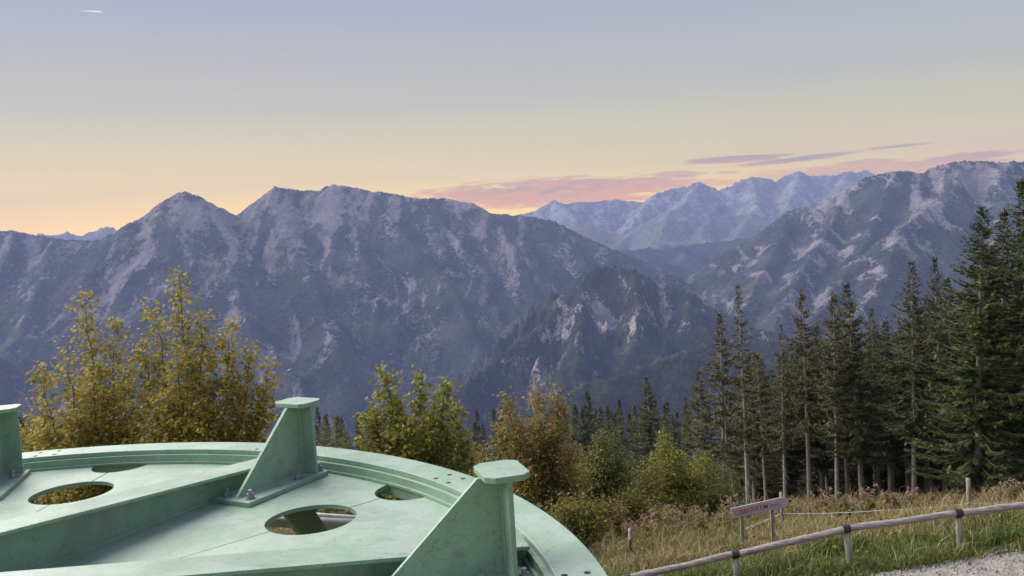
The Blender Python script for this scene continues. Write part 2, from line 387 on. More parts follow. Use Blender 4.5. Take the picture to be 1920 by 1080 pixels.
# ------------------------------------------------------------------ mountains
def make_mountain_mat(name, rock0, rock1, forest0, forest1, tree=14.0, bump=7.0):
    m, N = mat(name); p = pos(N)
    a = N.n('ShaderNodeAttribute', attribute_name='rock').outputs['Fac']
    mp = N.n('ShaderNodeMapping', i={0: p, 'Scale': (1.0, .45, .8)}).outputs[0]
    n1 = N.noise(mp, 1 / (tree * 4), 8, .72, .8); n2 = N.noise(p, 1 / tree, 4, .7); n3 = N.noise(p, 1 / (tree * 14), 4, .55)
    k = N.m('ADD', a, N.m('ADD', N.m('MULTIPLY', N.m('SUBTRACT', n1, .5), 2.3), N.m('MULTIPLY', N.m('SUBTRACT', n2, .5), 1.9)))
    rk = N.m('MULTIPLY', N.smooth(k, .36, .98), .92)
    rc = N.ramp(n1, [(.3, rock0), (.7, rock1)])
    fc = N.ramp(N.m('ADD', N.m('MULTIPLY', n2, .6), N.m('MULTIPLY', n3, .4)), [(.40, forest0), (.62, forest1)])
    fc = N.mix(N.m('MULTIPLY', N.smooth(n3, .52, .7), .5), fc, (forest1[0] * 1.6, forest1[1] * 1.25, forest1[2] * 1.05))
    c = N.mix(rk, fc, rc)
    out(N, c, .95, N.m('ADD', N.m('MULTIPLY', n2, 1.2), n1), 1.0, bump * 1.6, spec=.1)
    return m
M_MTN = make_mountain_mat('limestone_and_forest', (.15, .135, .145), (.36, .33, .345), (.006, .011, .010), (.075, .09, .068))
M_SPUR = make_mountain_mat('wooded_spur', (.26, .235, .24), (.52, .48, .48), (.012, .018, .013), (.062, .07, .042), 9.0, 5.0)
M_FAR = make_mountain_mat('hazed_limestone', (.33, .33, .335), (.46, .455, .46), (.14, .15, .14), (.24, .25, .23), 45.0, 25.0)  # rock and forest lightened: distance haze put into the colour

def ridge_mesh(name, lines, box, res, m, slope, amp, wl, rockfun, jag=0.0, seed=0, floor=-760, label=None, patches=(), canopy=1.0):
    x0, x1, y0, y1 = box
    xs = np.arange(x0, x1 + res, res); ys = np.arange(y0, y1 + res, res)
    X, Y = np.meshgrid(xs, ys)
    wx = X + fbm(X / (wl * 1.3), Y / (wl * 1.3), seed + 40, 3) * wl * .22; wy = Y + fbm(X / (wl * 1.3), Y / (wl * 1.3), seed + 50, 3) * wl * .22
    best = np.full(X.shape, -1e9); dist = np.full(X.shape, 1e9)
    for pl in lines:
        P = np.array([at(*q) for q in pl])
        for a, b in zip(P[:-1], P[1:]):
            d = b[:2] - a[:2]; L2 = d @ d
            for (qx, qy, mode) in ((X, Y, 0),):
                t = np.clip(((qx - a[0]) * d[0] + (qy - a[1]) * d[1]) / L2, 0, 1)
                dd = np.hypot(qx - a[0] - t * d[0], qy - a[1] - t * d[1])
            h = a[2] + t * (b[2] - a[2]) - slope * dd
            best = np.maximum(best, h); dist = np.minimum(dist, dd)
    k = sstep(dist, 0, wl * .55)
    r = ridged(wx / wl, wy / (wl * 1.8), seed, 6, .52) - 1.15
    r = r + .38 * (ridged(wx / (wl * .28), wy / (wl * .5), seed + 3, 4, .5) - 1.1)
    fine = fbm(X / (wl * .18), Y / (wl * .24), seed + 9, 4, .55)
    Z = best + amp * r * k + amp * .22 * fine * (.12 + .88 * k) + jag * np.abs(fbm(X / (wl * .10), Y / (wl * .10), seed + 70, 4, .6)) * (1 - k)
    Z = np.maximum(Z, floor + fbm(X / 500, Y / 500, seed + 5, 3) * 30)
    gy, gx = np.gradient(Z, res); st = np.hypot(gx, gy)
    Z = Z + np.random.RandomState(seed).uniform(-1, 1, Z.shape) * res * .42 * canopy
    pts = np.stack([X, Y, Z], -1).reshape(-1, 3)
    U_, V_ = proj(pts); U_ = U_.reshape(X.shape); V_ = V_.reshape(X.shape)
    streak = fbm(wx / (wl * .22), wy / (wl * .75), seed + 31, 5, .6)
    bands = fbm(Z / 46 + fbm(X / 260, Y / 260, seed + 88, 3) * 1.3, X / 700, seed + 81, 3, .6)      # limestone ledges
    gully = ridged(wx / (wl * .16), wy / (wl * 1.1), seed + 33, 3, .5) - 1.0                   # scree chutes down the fall line
    rock = rockfun(X, Y, Z, st, dist, streak, r) + (.22 * bands + .20 * gully) * sstep(rockfun(X, Y, Z, st, dist, streak, r), -.15, .35)
    for cx, cy, Yd, rx, ry, w in patches:          # bare cliffs and scree at their places on the slope
        c = at(cx, cy, Yd); rx_, rz_ = rx * Yd / F_PX, ry * Yd / F_PX
        e = ((X - c[0]) / rx_) ** 2 + ((Z - c[2]) / rz_) ** 2
        rock = rock + w * np.exp(-e * 1.3) * (.75 + .8 * streak)
    ny, nx = X.shape; idx = np.arange(ny * nx).reshape(ny, nx)
    Fc = np.stack([idx[:-1, :-1], idx[:-1, 1:], idx[1:, 1:], idx[1:, :-1]], -1).reshape(-1, 4)
    o = indexed_mesh(name, pts, Fc, m)
    at_ = o.data.attributes.new('rock', 'FLOAT', 'POINT'); at_.data.foreach_set('value', np.clip(rock, -1, 2).astype(np.float32).reshape(-1))
    tag(o, label, kind='structure'); return o

L_CREST = [(-1400, 400, 4000), (-900, 425, 4100), (-400, 438, 4200), (-100, 436, 4250), (0, 433, 4300), (30, 434, 4300), (75, 442, 4300), (130, 450, 4300), (185, 450, 4300), (215, 434, 4300), (240, 419, 4300), (262, 411, 4300), (276, 408, 4300),
    (290, 391, 4300), (312, 374, 4300), (335, 361, 4300), (346, 359, 4300), (370, 367, 4330), (400, 387, 4380), (430, 400, 4420), (456, 410, 4450), (466, 399, 4470), (482, 379, 4500), (500, 362, 4520), (516, 350, 4550), (536, 354, 4550),
    (570, 358, 4570), (600, 358, 4580), (612, 350, 4600), (626, 347, 4600), (650, 350, 4600), (690, 358, 4600), (740, 364, 4600), (762, 370, 4600), (800, 371, 4580), (830, 372, 4560), (860, 376, 4540), (890, 382, 4520), (914, 397, 4500),
    (935, 402, 4500), (985, 404, 4480), (1010, 408, 4470), (1040, 416, 4450), (1070, 430, 4430), (1100, 446, 4400), (1135, 461, 4350), (1170, 475, 4300), (1210, 491, 4250), (1240, 505, 4200), (1290, 530, 4100)]
L_SPURS = [[(346, 359, 4300), (325, 420, 4120), (300, 480, 3900), (250, 570, 3600), (180, 690, 3250)], [(346, 359, 4300), (395, 430, 4120), (440, 520, 3800), (470, 620, 3450)],
    [(100, 446, 4300), (80, 520, 3900), (40, 620, 3500)], [(516, 350, 4550), (525, 430, 4280), (585, 510, 3920), (615, 600, 3580), (650, 710, 3220)], [(626, 347, 4600), (660, 430, 4300), (690, 500, 4000)],
    [(690, 358, 4600), (760, 445, 4220), (850, 545, 3780), (900, 650, 3380), (870, 725, 3150)], [(914, 398, 4500), (975, 475, 4150), (1005, 560, 3740), (960, 655, 3330)], [(1040, 416, 4450), (1085, 478, 4230), (1140, 545, 3900), (1150, 600, 3650)],
    [(800, 371, 4580), (840, 430, 4300), (900, 500, 4000)], [(-400, 438, 4200), (-420, 560, 3700)], [(-900, 425, 4100), (-950, 560, 3600)]]
def rock_left(X, Y, Z, st, dist, s, r):
    alt = (Z + 500) / 750
    return .09 + .44 * sstep(alt, .15, 1.0) + .70 * s + .20 * sstep(st, .7, 1.3) - .18 * r * .5
ridge_mesh('mountain', [L_CREST] + L_SPURS, (-4300, 1500, 2500, 5400), 9.5, M_MTN, .70, 105, 520, rock_left, 5, 1, label='long rocky massif with twin summits across the valley on the left',
    patches=[(380, 400, 4200, 60, 35, .35), (560, 400, 4300, 130, 40, .30), (720, 400, 4350, 90, 35, .22), (300, 520, 3800, 60, 50, .25), (1040, 490, 4000, 18, 45, .6), (1000, 570, 3800, 50, 20, .3), (600, 540, 3700, 30, 40, .4), (450, 480, 3900, 40, 60, .25), (850, 440, 4200, 60, 40, .2), (180, 530, 3800, 90, 60, .15)])
R_CREST = [(1290, 545, 4150), (1320, 508, 4200), (1350, 482, 4220), (1380, 461, 4220), (1420, 441, 4220), (1450, 423, 4210), (1467, 411, 4200), (1475, 399, 4200), (1490, 392, 4190), (1530, 383, 4170), (1560, 370, 4150), (1590, 350, 4120), (1620, 334, 4100),
    (1650, 326, 4060), (1680, 320, 4020), (1710, 322, 4000), (1730, 325, 3980), (1745, 315, 3960), (1770, 308, 3940), (1800, 302, 3900), (1830, 302, 3880), (1870, 304, 3850), (1920, 303, 3800), (2050, 310, 3700), (2300, 330, 3500), (2700, 370, 3200)]
R_SPURS = [[(1475, 399, 4200), (1470, 440, 4000), (1430, 510, 3650), (1390, 590, 3200), (1350, 640, 2900)], [(1590, 350, 4120), (1560, 420, 3850), (1510, 500, 3450), (1460, 590, 3000)], [(1680, 320, 4020), (1650, 395, 3750), (1610, 480, 3350), (1560, 560, 2980), (1500, 640, 2700)],
    [(1800, 302, 3900), (1785, 372, 3560), (1740, 388, 3450), (1690, 430, 3250), (1660, 520, 2900), (1600, 600, 2650)], [(1870, 304, 3850), (1880, 400, 3400), (1850, 500, 2980), (1800, 600, 2650)], [(2050, 310, 3700), (2050, 420, 3300), (2000, 560, 2800)], [(2300, 330, 3500), (2300, 500, 2900)]]
def rock_right(X, Y, Z, st, dist, s, r):
    alt = (Z + 450) / 750
    return .10 + .44 * sstep(alt, .2, 1.0) + .66 * s + .22 * sstep(st, .75, 1.3) - .12 * r
ridge_mesh('mountain', [R_CREST] + R_SPURS, (400, 4300, 2450, 4900), 9.5, M_MTN, .70, 95, 480, rock_right, 5, 14, label='broad rocky mountain rising on the right behind the spruces',
    patches=[(1710, 370, 3800, 45, 35, .55), (1650, 350, 3900, 30, 25, .35), (1720, 400, 3400, 50, 22, .5), (1550, 460, 3500, 60, 30, .3), (1650, 500, 3000, 16, 20, .7), (1530, 535, 3100, 45, 25, .45), (1600, 400, 3900, 50, 30, .3), (1820, 340, 3700, 70, 30, .3)])
SPUR = [(1560, 650, 2450), (1420, 620, 2600), (1330, 578, 2720), (1290, 550, 2800), (1250, 538, 2840), (1215, 522, 2850), (1185, 507, 2850), (1150, 501, 2850), (1116, 503, 2830), (1092, 530, 2790), (1050, 577, 2710), (1000, 622, 2620), (950, 662, 2520), (900, 702, 2420), (850, 737, 2300), (790, 790, 2150)]
def rock_spur(X, Y, Z, st, dist, s, r): return -.02 + .55 * s + .20 * sstep(st, .8, 1.4)
ridge_mesh('wooded_spur', [SPUR, [(1185, 507, 2850), (1200, 580, 2600), (1190, 650, 2350)], [(1092, 530, 2790), (1090, 600, 2560), (1080, 680, 2300)], [(1290, 550, 2800), (1290, 620, 2500)]], (-500, 1500, 1900, 3400), 7.0, M_SPUR, .86, 100, 230, rock_spur, 16, 23,
    label='dark wooded spur with pale cliffs in the middle of the valley', patches=[(1088, 548, 2750, 14, 22, 1.0), (1120, 585, 2650, 30, 16, .9), (1165, 602, 2600, 45, 12, .9), (1100, 640, 2450, 25, 18, .6), (1045, 640, 2500, 30, 18, .5), (1230, 590, 2650, 30, 18, .5)])
LOW = [(1020, 775, 1700), (1060, 742, 1750), (1092, 726, 1800), (1130, 713, 1850), (1180, 705, 1900), (1220, 686, 1950), (1280, 661, 2000), (1330, 649, 2050), (1450, 640, 2100), (1700, 640, 2100), (1950, 650, 2050)]
ridge_mesh('low_wooded_ridge', [LOW], (-150, 1500, 1450, 2400), 5.0, M_SPUR, .62, 26, 170, lambda X, Y, Z, st, d, s, r: -.6 + .2 * s, 9, 31, label='low forested ridge closing the valley below the spruces', canopy=1.9)
MID_C = [(1120, 520, 5300), (1160, 500, 5300), (1215, 490, 5300), (1260, 497, 5300), (1300, 500, 5300), (1350, 494, 5300), (1400, 475, 5300), (1500, 460, 5300)]
MID_B = [(1080, 458, 6100), (1110, 462, 6100), (1150, 470, 6100), (1190, 470, 6100), (1215, 465, 6100), (1240, 468, 6100), (1280, 462, 6100), (1330, 455, 6100), (1400, 448, 6100), (1440, 440, 6100), (1500, 430, 6100), (1650, 420, 6100)]
low = lambda X, Y, Z, st, d, s, r: -.75 + .3 * s
ridge_mesh('wooded_hill', [MID_C], (230, 2350, 4500, 6000), 13, M_MTN, .42, 50, 500, low, 8, 41, label='blue wooded hill at the head of the valley')
ridge_mesh('wooded_hill', [MID_B, [(1280, 462, 6100), (1290, 490, 5650)], [(1190, 470, 6100), (1220, 495, 5700)]], (230, 3000, 5200, 7000), 15, M_MTN, .42, 60, 520, low, 8, 47, label='hazy blue wooded hill below the distant range')
MID_A = [(1020, 440, 7200), (1060, 428, 7200), (1085, 421, 7200), (1100, 420, 7200), (1112, 428, 7200), (1125, 435, 7200), (1150, 440, 7200), (1185, 437, 7200), (1210, 428, 7200), (1235, 409, 7200), (1250, 396, 7200), (1262, 393, 7200), (1275, 401, 7200),
    (1300, 409, 7200), (1330, 405, 7200), (1380, 404, 7200), (1410, 402, 7200), (1440, 412, 7200), (1465, 400, 7200), (1500, 396, 7200), (1700, 390, 7200)]
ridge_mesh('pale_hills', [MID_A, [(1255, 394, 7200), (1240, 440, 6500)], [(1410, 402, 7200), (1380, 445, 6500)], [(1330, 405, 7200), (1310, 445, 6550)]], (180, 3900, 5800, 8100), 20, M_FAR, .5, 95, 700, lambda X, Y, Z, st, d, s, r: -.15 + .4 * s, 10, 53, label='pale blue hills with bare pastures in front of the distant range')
FAR = [(860, 430, 9600), (960, 408, 9600), (985, 401, 9600), (1005, 396, 9600), (1030, 380, 9600), (1041, 377, 9600), (1060, 383, 9600), (1080, 380, 9600), (1110, 379, 9600), (1140, 376, 9600), (1175, 377, 9600), (1205, 381, 9600), (1230, 365, 9600), (1260, 355, 9600),
    (1290, 350, 9600), (1311, 342, 9600), (1326, 349, 9600), (1346, 357, 9600), (1370, 352, 9600), (1390, 338, 9600), (1410, 333, 9600), (1430, 335, 9600), (1456, 340, 9600), (1480, 328, 9600), (1498, 322, 9600), (1515, 330, 9600), (1532, 331, 9600), (1570, 328, 9600),
    (1590, 322, 9600), (1606, 325, 9600), (1622, 320, 9600), (1640, 330, 9600), (1760, 335, 9600), (1920, 345, 9600)]
FS = [[(1041, 377, 9600), (1080, 410, 8700)], [(1230, 365, 9600), (1200, 400, 8700)], [(1311, 342, 9600), (1280, 385, 8620)], [(1410, 333, 9600), (1420, 385, 8450)], [(1498, 322, 9600), (1480, 380, 8620)], [(1590, 322, 9600), (1560, 380, 8620)]]
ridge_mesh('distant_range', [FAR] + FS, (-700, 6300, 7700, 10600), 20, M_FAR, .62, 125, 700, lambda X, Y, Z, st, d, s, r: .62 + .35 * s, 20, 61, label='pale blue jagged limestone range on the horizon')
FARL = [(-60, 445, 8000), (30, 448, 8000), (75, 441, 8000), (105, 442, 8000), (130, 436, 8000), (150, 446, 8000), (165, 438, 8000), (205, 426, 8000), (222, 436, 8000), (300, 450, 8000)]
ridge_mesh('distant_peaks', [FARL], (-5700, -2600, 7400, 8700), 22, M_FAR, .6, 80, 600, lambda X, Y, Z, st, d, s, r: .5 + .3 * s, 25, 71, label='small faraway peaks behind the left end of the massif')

def valley_floor():
    m, N = mat('valley_forest'); p = pos(N)
    n = N.noise(p, .02, 6, .65)
    out(N, N.ramp(n, [(.35, (.02, .028, .018)), (.7, (.05, .06, .032))]), .95, n, .6, 8, spec=.1)
    xs = np.linspace(-10800, 10800, 73); ys = np.linspace(-4800, 10900, 54)
    X, Y = np.meshgrid(xs, ys); Z = -790 + fbm(X / 4000, Y / 4000, 80, 3) * 20
    idx = np.arange(X.size).reshape(X.shape); Fc = np.stack([idx[:-1, :-1], idx[:-1, 1:], idx[1:, 1:], idx[1:, :-1]], -1).reshape(-1, 4)
    tag(indexed_mesh('valley_floor', np.stack([X, Y, Z], -1).reshape(-1, 3), Fc, m), 'wooded valley floor between the mountains', kind='structure')
valley_floor()

HAZE_DENSITY, HAZE_COLOR = 1.05e-4, (.38, .475, .90)
def haze():
    m, N = mat('mountain_air')
    v = N.n('ShaderNodeVolumePrincipled', i={'Color': (*HAZE_COLOR, 1), 'Density': HAZE_DENSITY, 'Anisotropy': 0.0, 'Density Attribute': '', 'Temperature Attribute': ''})
    try: m.cycles.homogeneous_volume = True
    except Exception: pass
    N.t.links.new(v.outputs[0], N.n('ShaderNodeOutputMaterial').inputs['Volume'])
    b = MB(); b.box(-11000, 11000, -5000, 11100, -860, 700)
    tag(b.build('haze', m), 'blue evening haze filling the valley', kind='stuff')
haze()

# ------------------------------------------------------------------ the bull wheel of the lift
WC = np.array([-1.797, 1.808, -0.849]); WA0 = 61.3       # hub axis at rim height, angle of one spoke
def bull_wheel():
    w = empty('bull_wheel', WC)
    tag(w, 'large pale green steel bull wheel of the lift in the foreground', 'wheel')
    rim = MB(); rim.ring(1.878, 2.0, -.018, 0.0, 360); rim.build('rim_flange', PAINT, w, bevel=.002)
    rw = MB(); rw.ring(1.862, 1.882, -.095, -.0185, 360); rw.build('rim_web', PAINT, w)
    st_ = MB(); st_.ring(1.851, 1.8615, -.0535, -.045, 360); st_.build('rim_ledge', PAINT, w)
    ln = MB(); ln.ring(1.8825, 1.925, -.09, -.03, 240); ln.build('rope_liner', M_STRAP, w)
    # deck plates between the seams, each with half of the round hole and of the rim notch at both ends
    for k in range(8):
        s0 = RAD(41.8 + 45 * k) + .0016; s1 = RAD(41.8 + 45 * (k + 1)) - .0016
        hr, hc, nr = .145, 1.478, .115
        def bite(ang, sign):        # points of the seam edge from the inside to the outside
            e = np.array([math.cos(ang), math.sin(ang)]); n = np.array([-e[1], e[0]]) * sign
            pts = [e * .42]
            pts += [e * (hc - hr * math.cos(t)) + n * hr * math.sin(t) for t in np.linspace(0, math.pi, 22)]
            pts += [e * (1.866 - nr * 1.05 * math.cos(t)) + n * (nr * math.sin(t)) for t in np.linspace(0, math.pi / 2, 10)]
            return pts
        A = bite(s0, 1); B = bite(s1, -1)
        a_end = math.atan2(A[-1][1], A[-1][0]); b_end = math.atan2(B[-1][1], B[-1][0])
        if b_end < a_end: b_end += 2 * math.pi
        arc = [np.array([math.cos(t), math.sin(t)]) * 1.861 for t in np.linspace(a_end, b_end, 30)]
        inner = [np.array([math.cos(t), math.sin(t)]) * .42 for t in np.linspace(s1, s0, 10)][1:-1]
        outl = A + arc + B[::-1] + inner
        bm = bmesh.new(); vs = [bm.verts.new((p[0], p[1], -.055)) for p in outl]
        es = [bm.edges.new((vs[i], vs[(i + 1) % len(vs)])) for i in range(len(vs))]
        r = bmesh.ops.triangle_fill(bm, edges=es, use_beauty=True)
        bmesh.ops.recalc_face_normals(bm, faces=bm.faces)
        for f in bm.faces:
            if f.normal.z < 0: f.normal_flip()
        g = bmesh.ops.extrude_face_region(bm, geom=list(bm.faces))
        bmesh.ops.translate(bm, vec=(0, 0, -.014 - .001 * (k % 3)), verts=[q for q in g['geom'] if isinstance(q, bmesh.types.BMVert)])
        bmesh.ops.recalc_face_normals(bm, faces=bm.faces)
        me = bpy.data.meshes.new('deck_plate'); bm.to_mesh(me); bm.free(); me.materials.append(PAINT)
        link(bpy.data.objects.new('deck_plate', me), w)
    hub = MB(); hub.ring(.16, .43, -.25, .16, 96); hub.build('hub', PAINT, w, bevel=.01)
    cap = MB(); cap.tube([(0, 0, .1), (0, 0, .19)], .158, 48); cap.build('hub_cap', M_STEEL, w)
    shared = {}
    def part(name, mb, m, parent, mat4, **kw):
        if name not in shared: shared[name] = mb().build(name, m, parent, **kw); o = shared[name]
        else:
            o = shared[name].copy(); COL.objects.link(o); o.parent = parent
        o.matrix_local = mat4; return o
    def spoke_web():
        b = MB(); zt = lambda u: .10 - .0815 * (u - .7) - .011
        b.prism([(.42, -.0545), (1.859, -.0545), (1.859, zt(1.859)), (.42, zt(.42))], -.006, .006, np.array([[1, 0, 0, 0], [0, 0, -1, 0], [0, 1, 0, 0]], float)); return b
    def spoke_flange():
        b = MB(); zt = lambda u: .10 - .0815 * (u - .7)
        x0, x1 = .42, 1.8605
        v = [(x, y, zt(x) + dz) for dz in (-.0105, 0) for x, y in ((x0, -.063), (x1, -.063), (x1, .063), (x0, .063))]
        b.add(v, [(3, 2, 1, 0), (4, 5, 6, 7), (0, 1, 5, 4), (1, 2, 6, 5), (2, 3, 7, 6), (3, 0, 4, 7)]); return b
    # gusset bracket, standing beside each spoke
    V0 = -.115
    def base_plate(): b = MB(); b.box(1.415, 1.825, V0 - .085, V0 + .085, -.0545, -.038); return b
    def gusset():
        b = MB(); b.prism([(1.437, -.0375), (1.776, -.0375), (1.776, .222), (1.715, .222)], -.006, .006, np.array([[1, 0, 0, 0], [0, 0, -1, V0], [0, 1, 0, 0]], float)); return b
    def upright(): b = MB(); b.box(1.7765, 1.790, V0 - .068, V0 + .068, -.0375, .222); return b
    def cap_plate():
        b = MB(); c = .022; u0, u1, v0, v1 = 1.722, 1.840, V0 - .078, V0 + .078
        b.prism([(u0 + c, v0), (u1 - c, v0), (u1, v0 + c), (u1, v1 - c), (u1 - c, v1), (u0 + c, v1), (u0, v1 - c), (u0, v0 + c)], .2225, .2385); return b
    def bead(pts, r=.0042):
        P = np.array(pts, float); n = max(8, int(np.linalg.norm(P[1] - P[0]) / .006)); q = np.linspace(0, 1, n)[:, None]
        b = MB(); b.tube(P[0] + (P[1] - P[0]) * q, r * (1 + .16 * np.sin(np.arange(n) * 2.1)), 6); return b
    def weld_bracket():
        b = bead([(1.44, V0 - .0065, -.0375), (1.776, V0 - .0065, -.0375)])
        b.tube([(1.776, V0 - .0065, -.037), (1.776, V0 - .0065, .222)], .0042, 6); return b
    def weld_spoke(): return bead([(.45, -.0065, -.0548), (1.855, -.0065, -.0548)], .0048)
    def bolt():
        b = MB(); b.tube([(0, 0, -.0378), (0, 0, -.034)], .0165, 20)
        hexo = lambda r: [(r * math.cos(t), r * math.sin(t)) for t in np.arange(6) * math.pi / 3]
        b.prism(hexo(.0135), -.034, -.019); b.tube([(0, 0, -.019), (0, 0, -.007)], .0075, 12); return b
    for k in range(8):
        R4 = Matrix.Rotation(RAD(WA0 + 45 * k), 4, 'Z')
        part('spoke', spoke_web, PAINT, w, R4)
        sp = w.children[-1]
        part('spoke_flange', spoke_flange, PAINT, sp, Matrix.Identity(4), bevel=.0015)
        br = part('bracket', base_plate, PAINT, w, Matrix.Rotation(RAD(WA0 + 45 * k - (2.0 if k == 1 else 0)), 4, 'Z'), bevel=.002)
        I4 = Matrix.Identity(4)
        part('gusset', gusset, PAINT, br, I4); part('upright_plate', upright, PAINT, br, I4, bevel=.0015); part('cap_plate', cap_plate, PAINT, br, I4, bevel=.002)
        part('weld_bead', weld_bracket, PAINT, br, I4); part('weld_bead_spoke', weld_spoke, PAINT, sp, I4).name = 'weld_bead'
        for bu, bv in ((1.45, .052), (1.455, -.052), (1.70, -.052), (1.70, .052), (1.81, -.052), (1.81, .052)):
            part('bolt', bolt, M_STEEL, br, Matrix.Translation((bu, V0 + bv, 0)))
    def shade_disc(): b = MB(); b.tube([(0, 0, -.004), (0, 0, .0006)], .0085, 16); return b  # solid dark disc painted as the shade of an open bolt hole
    for a in range(0, 360, 30):
        for r, da in ((1.90, .0), (1.957, .0)) + (((1.962, -2.2), (1.902, -2.3)) if a % 60 == 30 else ()):
            t = RAD(8.1 + a + da)
            part('bolt_hole_shade', shade_disc, M_DARK, w, Matrix.Translation((r * math.cos(t), r * math.sin(t), 0)))
    def shade_plug(): b = MB(); b.tube([(1.8605, 0, -.075), (1.8665, 0, -.075)], .009, 14); return b  # dark plug in the web, shade of a drain hole as colour
    for k in range(8):
        part('drain_hole_shade', shade_plug, M_DARK, w, Matrix.Rotation(RAD(38.7 + 45 * k), 4, 'Z'))
bull_wheel()

def lift_frame():
    """tubes of the tensioning frame under the wheel, seen through its holes"""
    f = empty('lift_frame', (WC[0], WC[1], gz(WC[0], WC[1])))
    tag(f, 'green tubular lift frame showing through the round holes of the wheel', 'frame')
    def loc(p): return np.asarray(p, float) - np.array(f.location)
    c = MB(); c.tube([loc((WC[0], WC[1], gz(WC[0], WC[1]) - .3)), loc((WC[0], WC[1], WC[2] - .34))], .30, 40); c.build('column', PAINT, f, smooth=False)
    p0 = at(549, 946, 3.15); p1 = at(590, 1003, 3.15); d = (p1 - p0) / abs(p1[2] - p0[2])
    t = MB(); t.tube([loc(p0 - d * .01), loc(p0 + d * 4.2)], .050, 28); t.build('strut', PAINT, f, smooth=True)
    for (x0, y0, x1, y1, Yd, r, m) in ((480, 958, 760, 977, 3.7, .010, M_WHITE), (480, 976, 760, 988, 3.6, .024, M_TUBE)):
        q0, q1 = at(x0, y0, Yd), at(x1, y1, Yd); e = q1 - q0
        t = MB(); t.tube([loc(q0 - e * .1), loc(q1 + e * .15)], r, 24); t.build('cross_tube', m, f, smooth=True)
lift_frame()

# ------------------------------------------------------------------ trees
def unit(v): return v / (np.linalg.norm(v, axis=-1, keepdims=True) + 1e-9)
def spray_cards(base, dirs, length, width, rs, droop=0.0):
    """kite shaped needle sprays: (n,3) start, (n,3) direction"""
    n = len(base); d = unit(dirs + np.stack([np.zeros(n), np.zeros(n), -np.full(n, droop)], -1))
    up = unit(rs.normal(0, .55, (n, 3)) + np.array([0, 0, 1.0]))
    s = unit(np.cross(d, up)); L = length[:, None]; W = width[:, None]
    return np.stack([base, base + d * L * .45 + s * W, base + d * L, base + d * L * .45 - s * W], 1)

def spruce_parts(seed, H, R, bare, needles, step=.10, whorl=.30, sparse=0.0, card=.27, dead=30, shape=.8, twin=False, droop0=.25):
    """trunk and crown meshes of one spruce of height H standing at the origin"""
    rs = np.random.RandomState(seed)
    tb = MB(); zz = np.linspace(-.6, H, 14); bend = rs.normal(0, .012, 2) * H
    cx = lambda z: bend[0] * (z / H) ** 2; cy = lambda z: bend[1] * (z / H) ** 2
    r0 = .0105 * H + .02
    tb.tube([(cx(z), cy(z), z) for z in zz], [max(.012, r0 * (1 - max(z, 0) / H) ** .85) for z in zz], 9)
    if twin: tb.tube([(.28 + cx(z) + .06 * z / H, .15 + cy(z), z) for z in zz[:10]], [max(.012, r0 * .7 * (1 - max(z, 0) / (H * .8)) ** .85) if z < H * .8 else .012 for z in zz[:10]], 8)
    z0 = bare * H
    for i in range(dead):                                # dry stubs below the crown
        z = rs.uniform(.08, 1.1) * z0 if z0 > 1 else rs.uniform(.3, 1.5); a = rs.uniform(0, 6.28); L = rs.uniform(.15, .8)
        c = np.array([cx(z), cy(z), z]); e = np.array([math.cos(a), math.sin(a), rs.uniform(-.35, .1)])
        tb.tube([c, c + e * L * .6, c + e * L + np.array([0, 0, -.08 * L])], [.014, .009, .004], 4, False)
    cards = []
    z = z0
    while z < H - .12:
        t = (z - z0) / (H - z0)
        for b in range(int(rs.randint(4, 7))):
            if rs.rand() < sparse * (1.15 - t): continue
            zb = z + rs.uniform(-.12, .12); a = rs.uniform(0, 6.28)
            L = R * max(.03, (1 - t)) ** (shape + .03) * rs.uniform(.55, 1.12) * (1 if t > .12 else .65 + 3 * t)
            el = -.30 + .85 * t + rs.normal(0, .10)
            n = max(3, int(L / step)); s = np.linspace(.12, 1, n)
            hor = np.array([math.cos(a), math.sin(a), 0])
            pts = np.array([cx(zb), cy(zb), zb]) + hor * (s * L * math.cos(el))[:, None] + np.array([0, 0, 1.0]) * (s * L * math.sin(el) - .16 * L * np.sin(s * math.pi) * (1 - t) + .10 * L * s ** 3)[:, None]
            if L > .5: tb.tube([pts[0] - hor * .12 * L, pts[n // 2], pts[-1]], [.006 + .012 * (L / 2), .006 + .004 * L, .003], 3, False)
            side = np.array([-hor[1], hor[0], 0])
            fw = unit(np.gradient(pts, axis=0))
            cs = .58 + .42 * min(1.0, (1 - t) * 1.8)
            for sg in (-1, 1):
                w = cs * card * (1.15 - .6 * s) * rs.uniform(.6, 1.25, n)
                cards.append(spray_cards(pts, fw * .8 + side * sg * rs.uniform(.5, 1.2, n)[:, None], w, w * .20, rs, droop0))
            w = cs * card * .8 * rs.uniform(.5, 1.2, n)
            cards.append(spray_cards(pts, fw * .6 + rs.normal(0, .5, (n, 3)) + np.array([0, 0, -.5 + .8 * t]), w, w * .20, rs, .1))
        z += whorl * rs.uniform(.7, 1.3) * (1 - .45 * t)
    tp = np.array([[cx(H), cy(H), H - .34]] * 9) + np.c_[np.zeros((9, 2)), rs.uniform(-.5, .05, 9)]; dirs = rs.normal(0, .30, (9, 3)) + np.array([0, 0, 1.0])
    cards.append(spray_cards(tp, dirs, np.full(9, .30), np.full(9, .035), rs))
    return tb, np.concatenate(cards)

def make_tree(name, trunk_mb, cards, mt, mc, k=4, loc=(0, 0, 0), crown='crown', smooth=True):
    e = empty(name, loc)
    trunk_mb.build('trunk', mt, e, smooth=smooth)
    quads_mesh(crown, cards, mc, e, k)
    return e

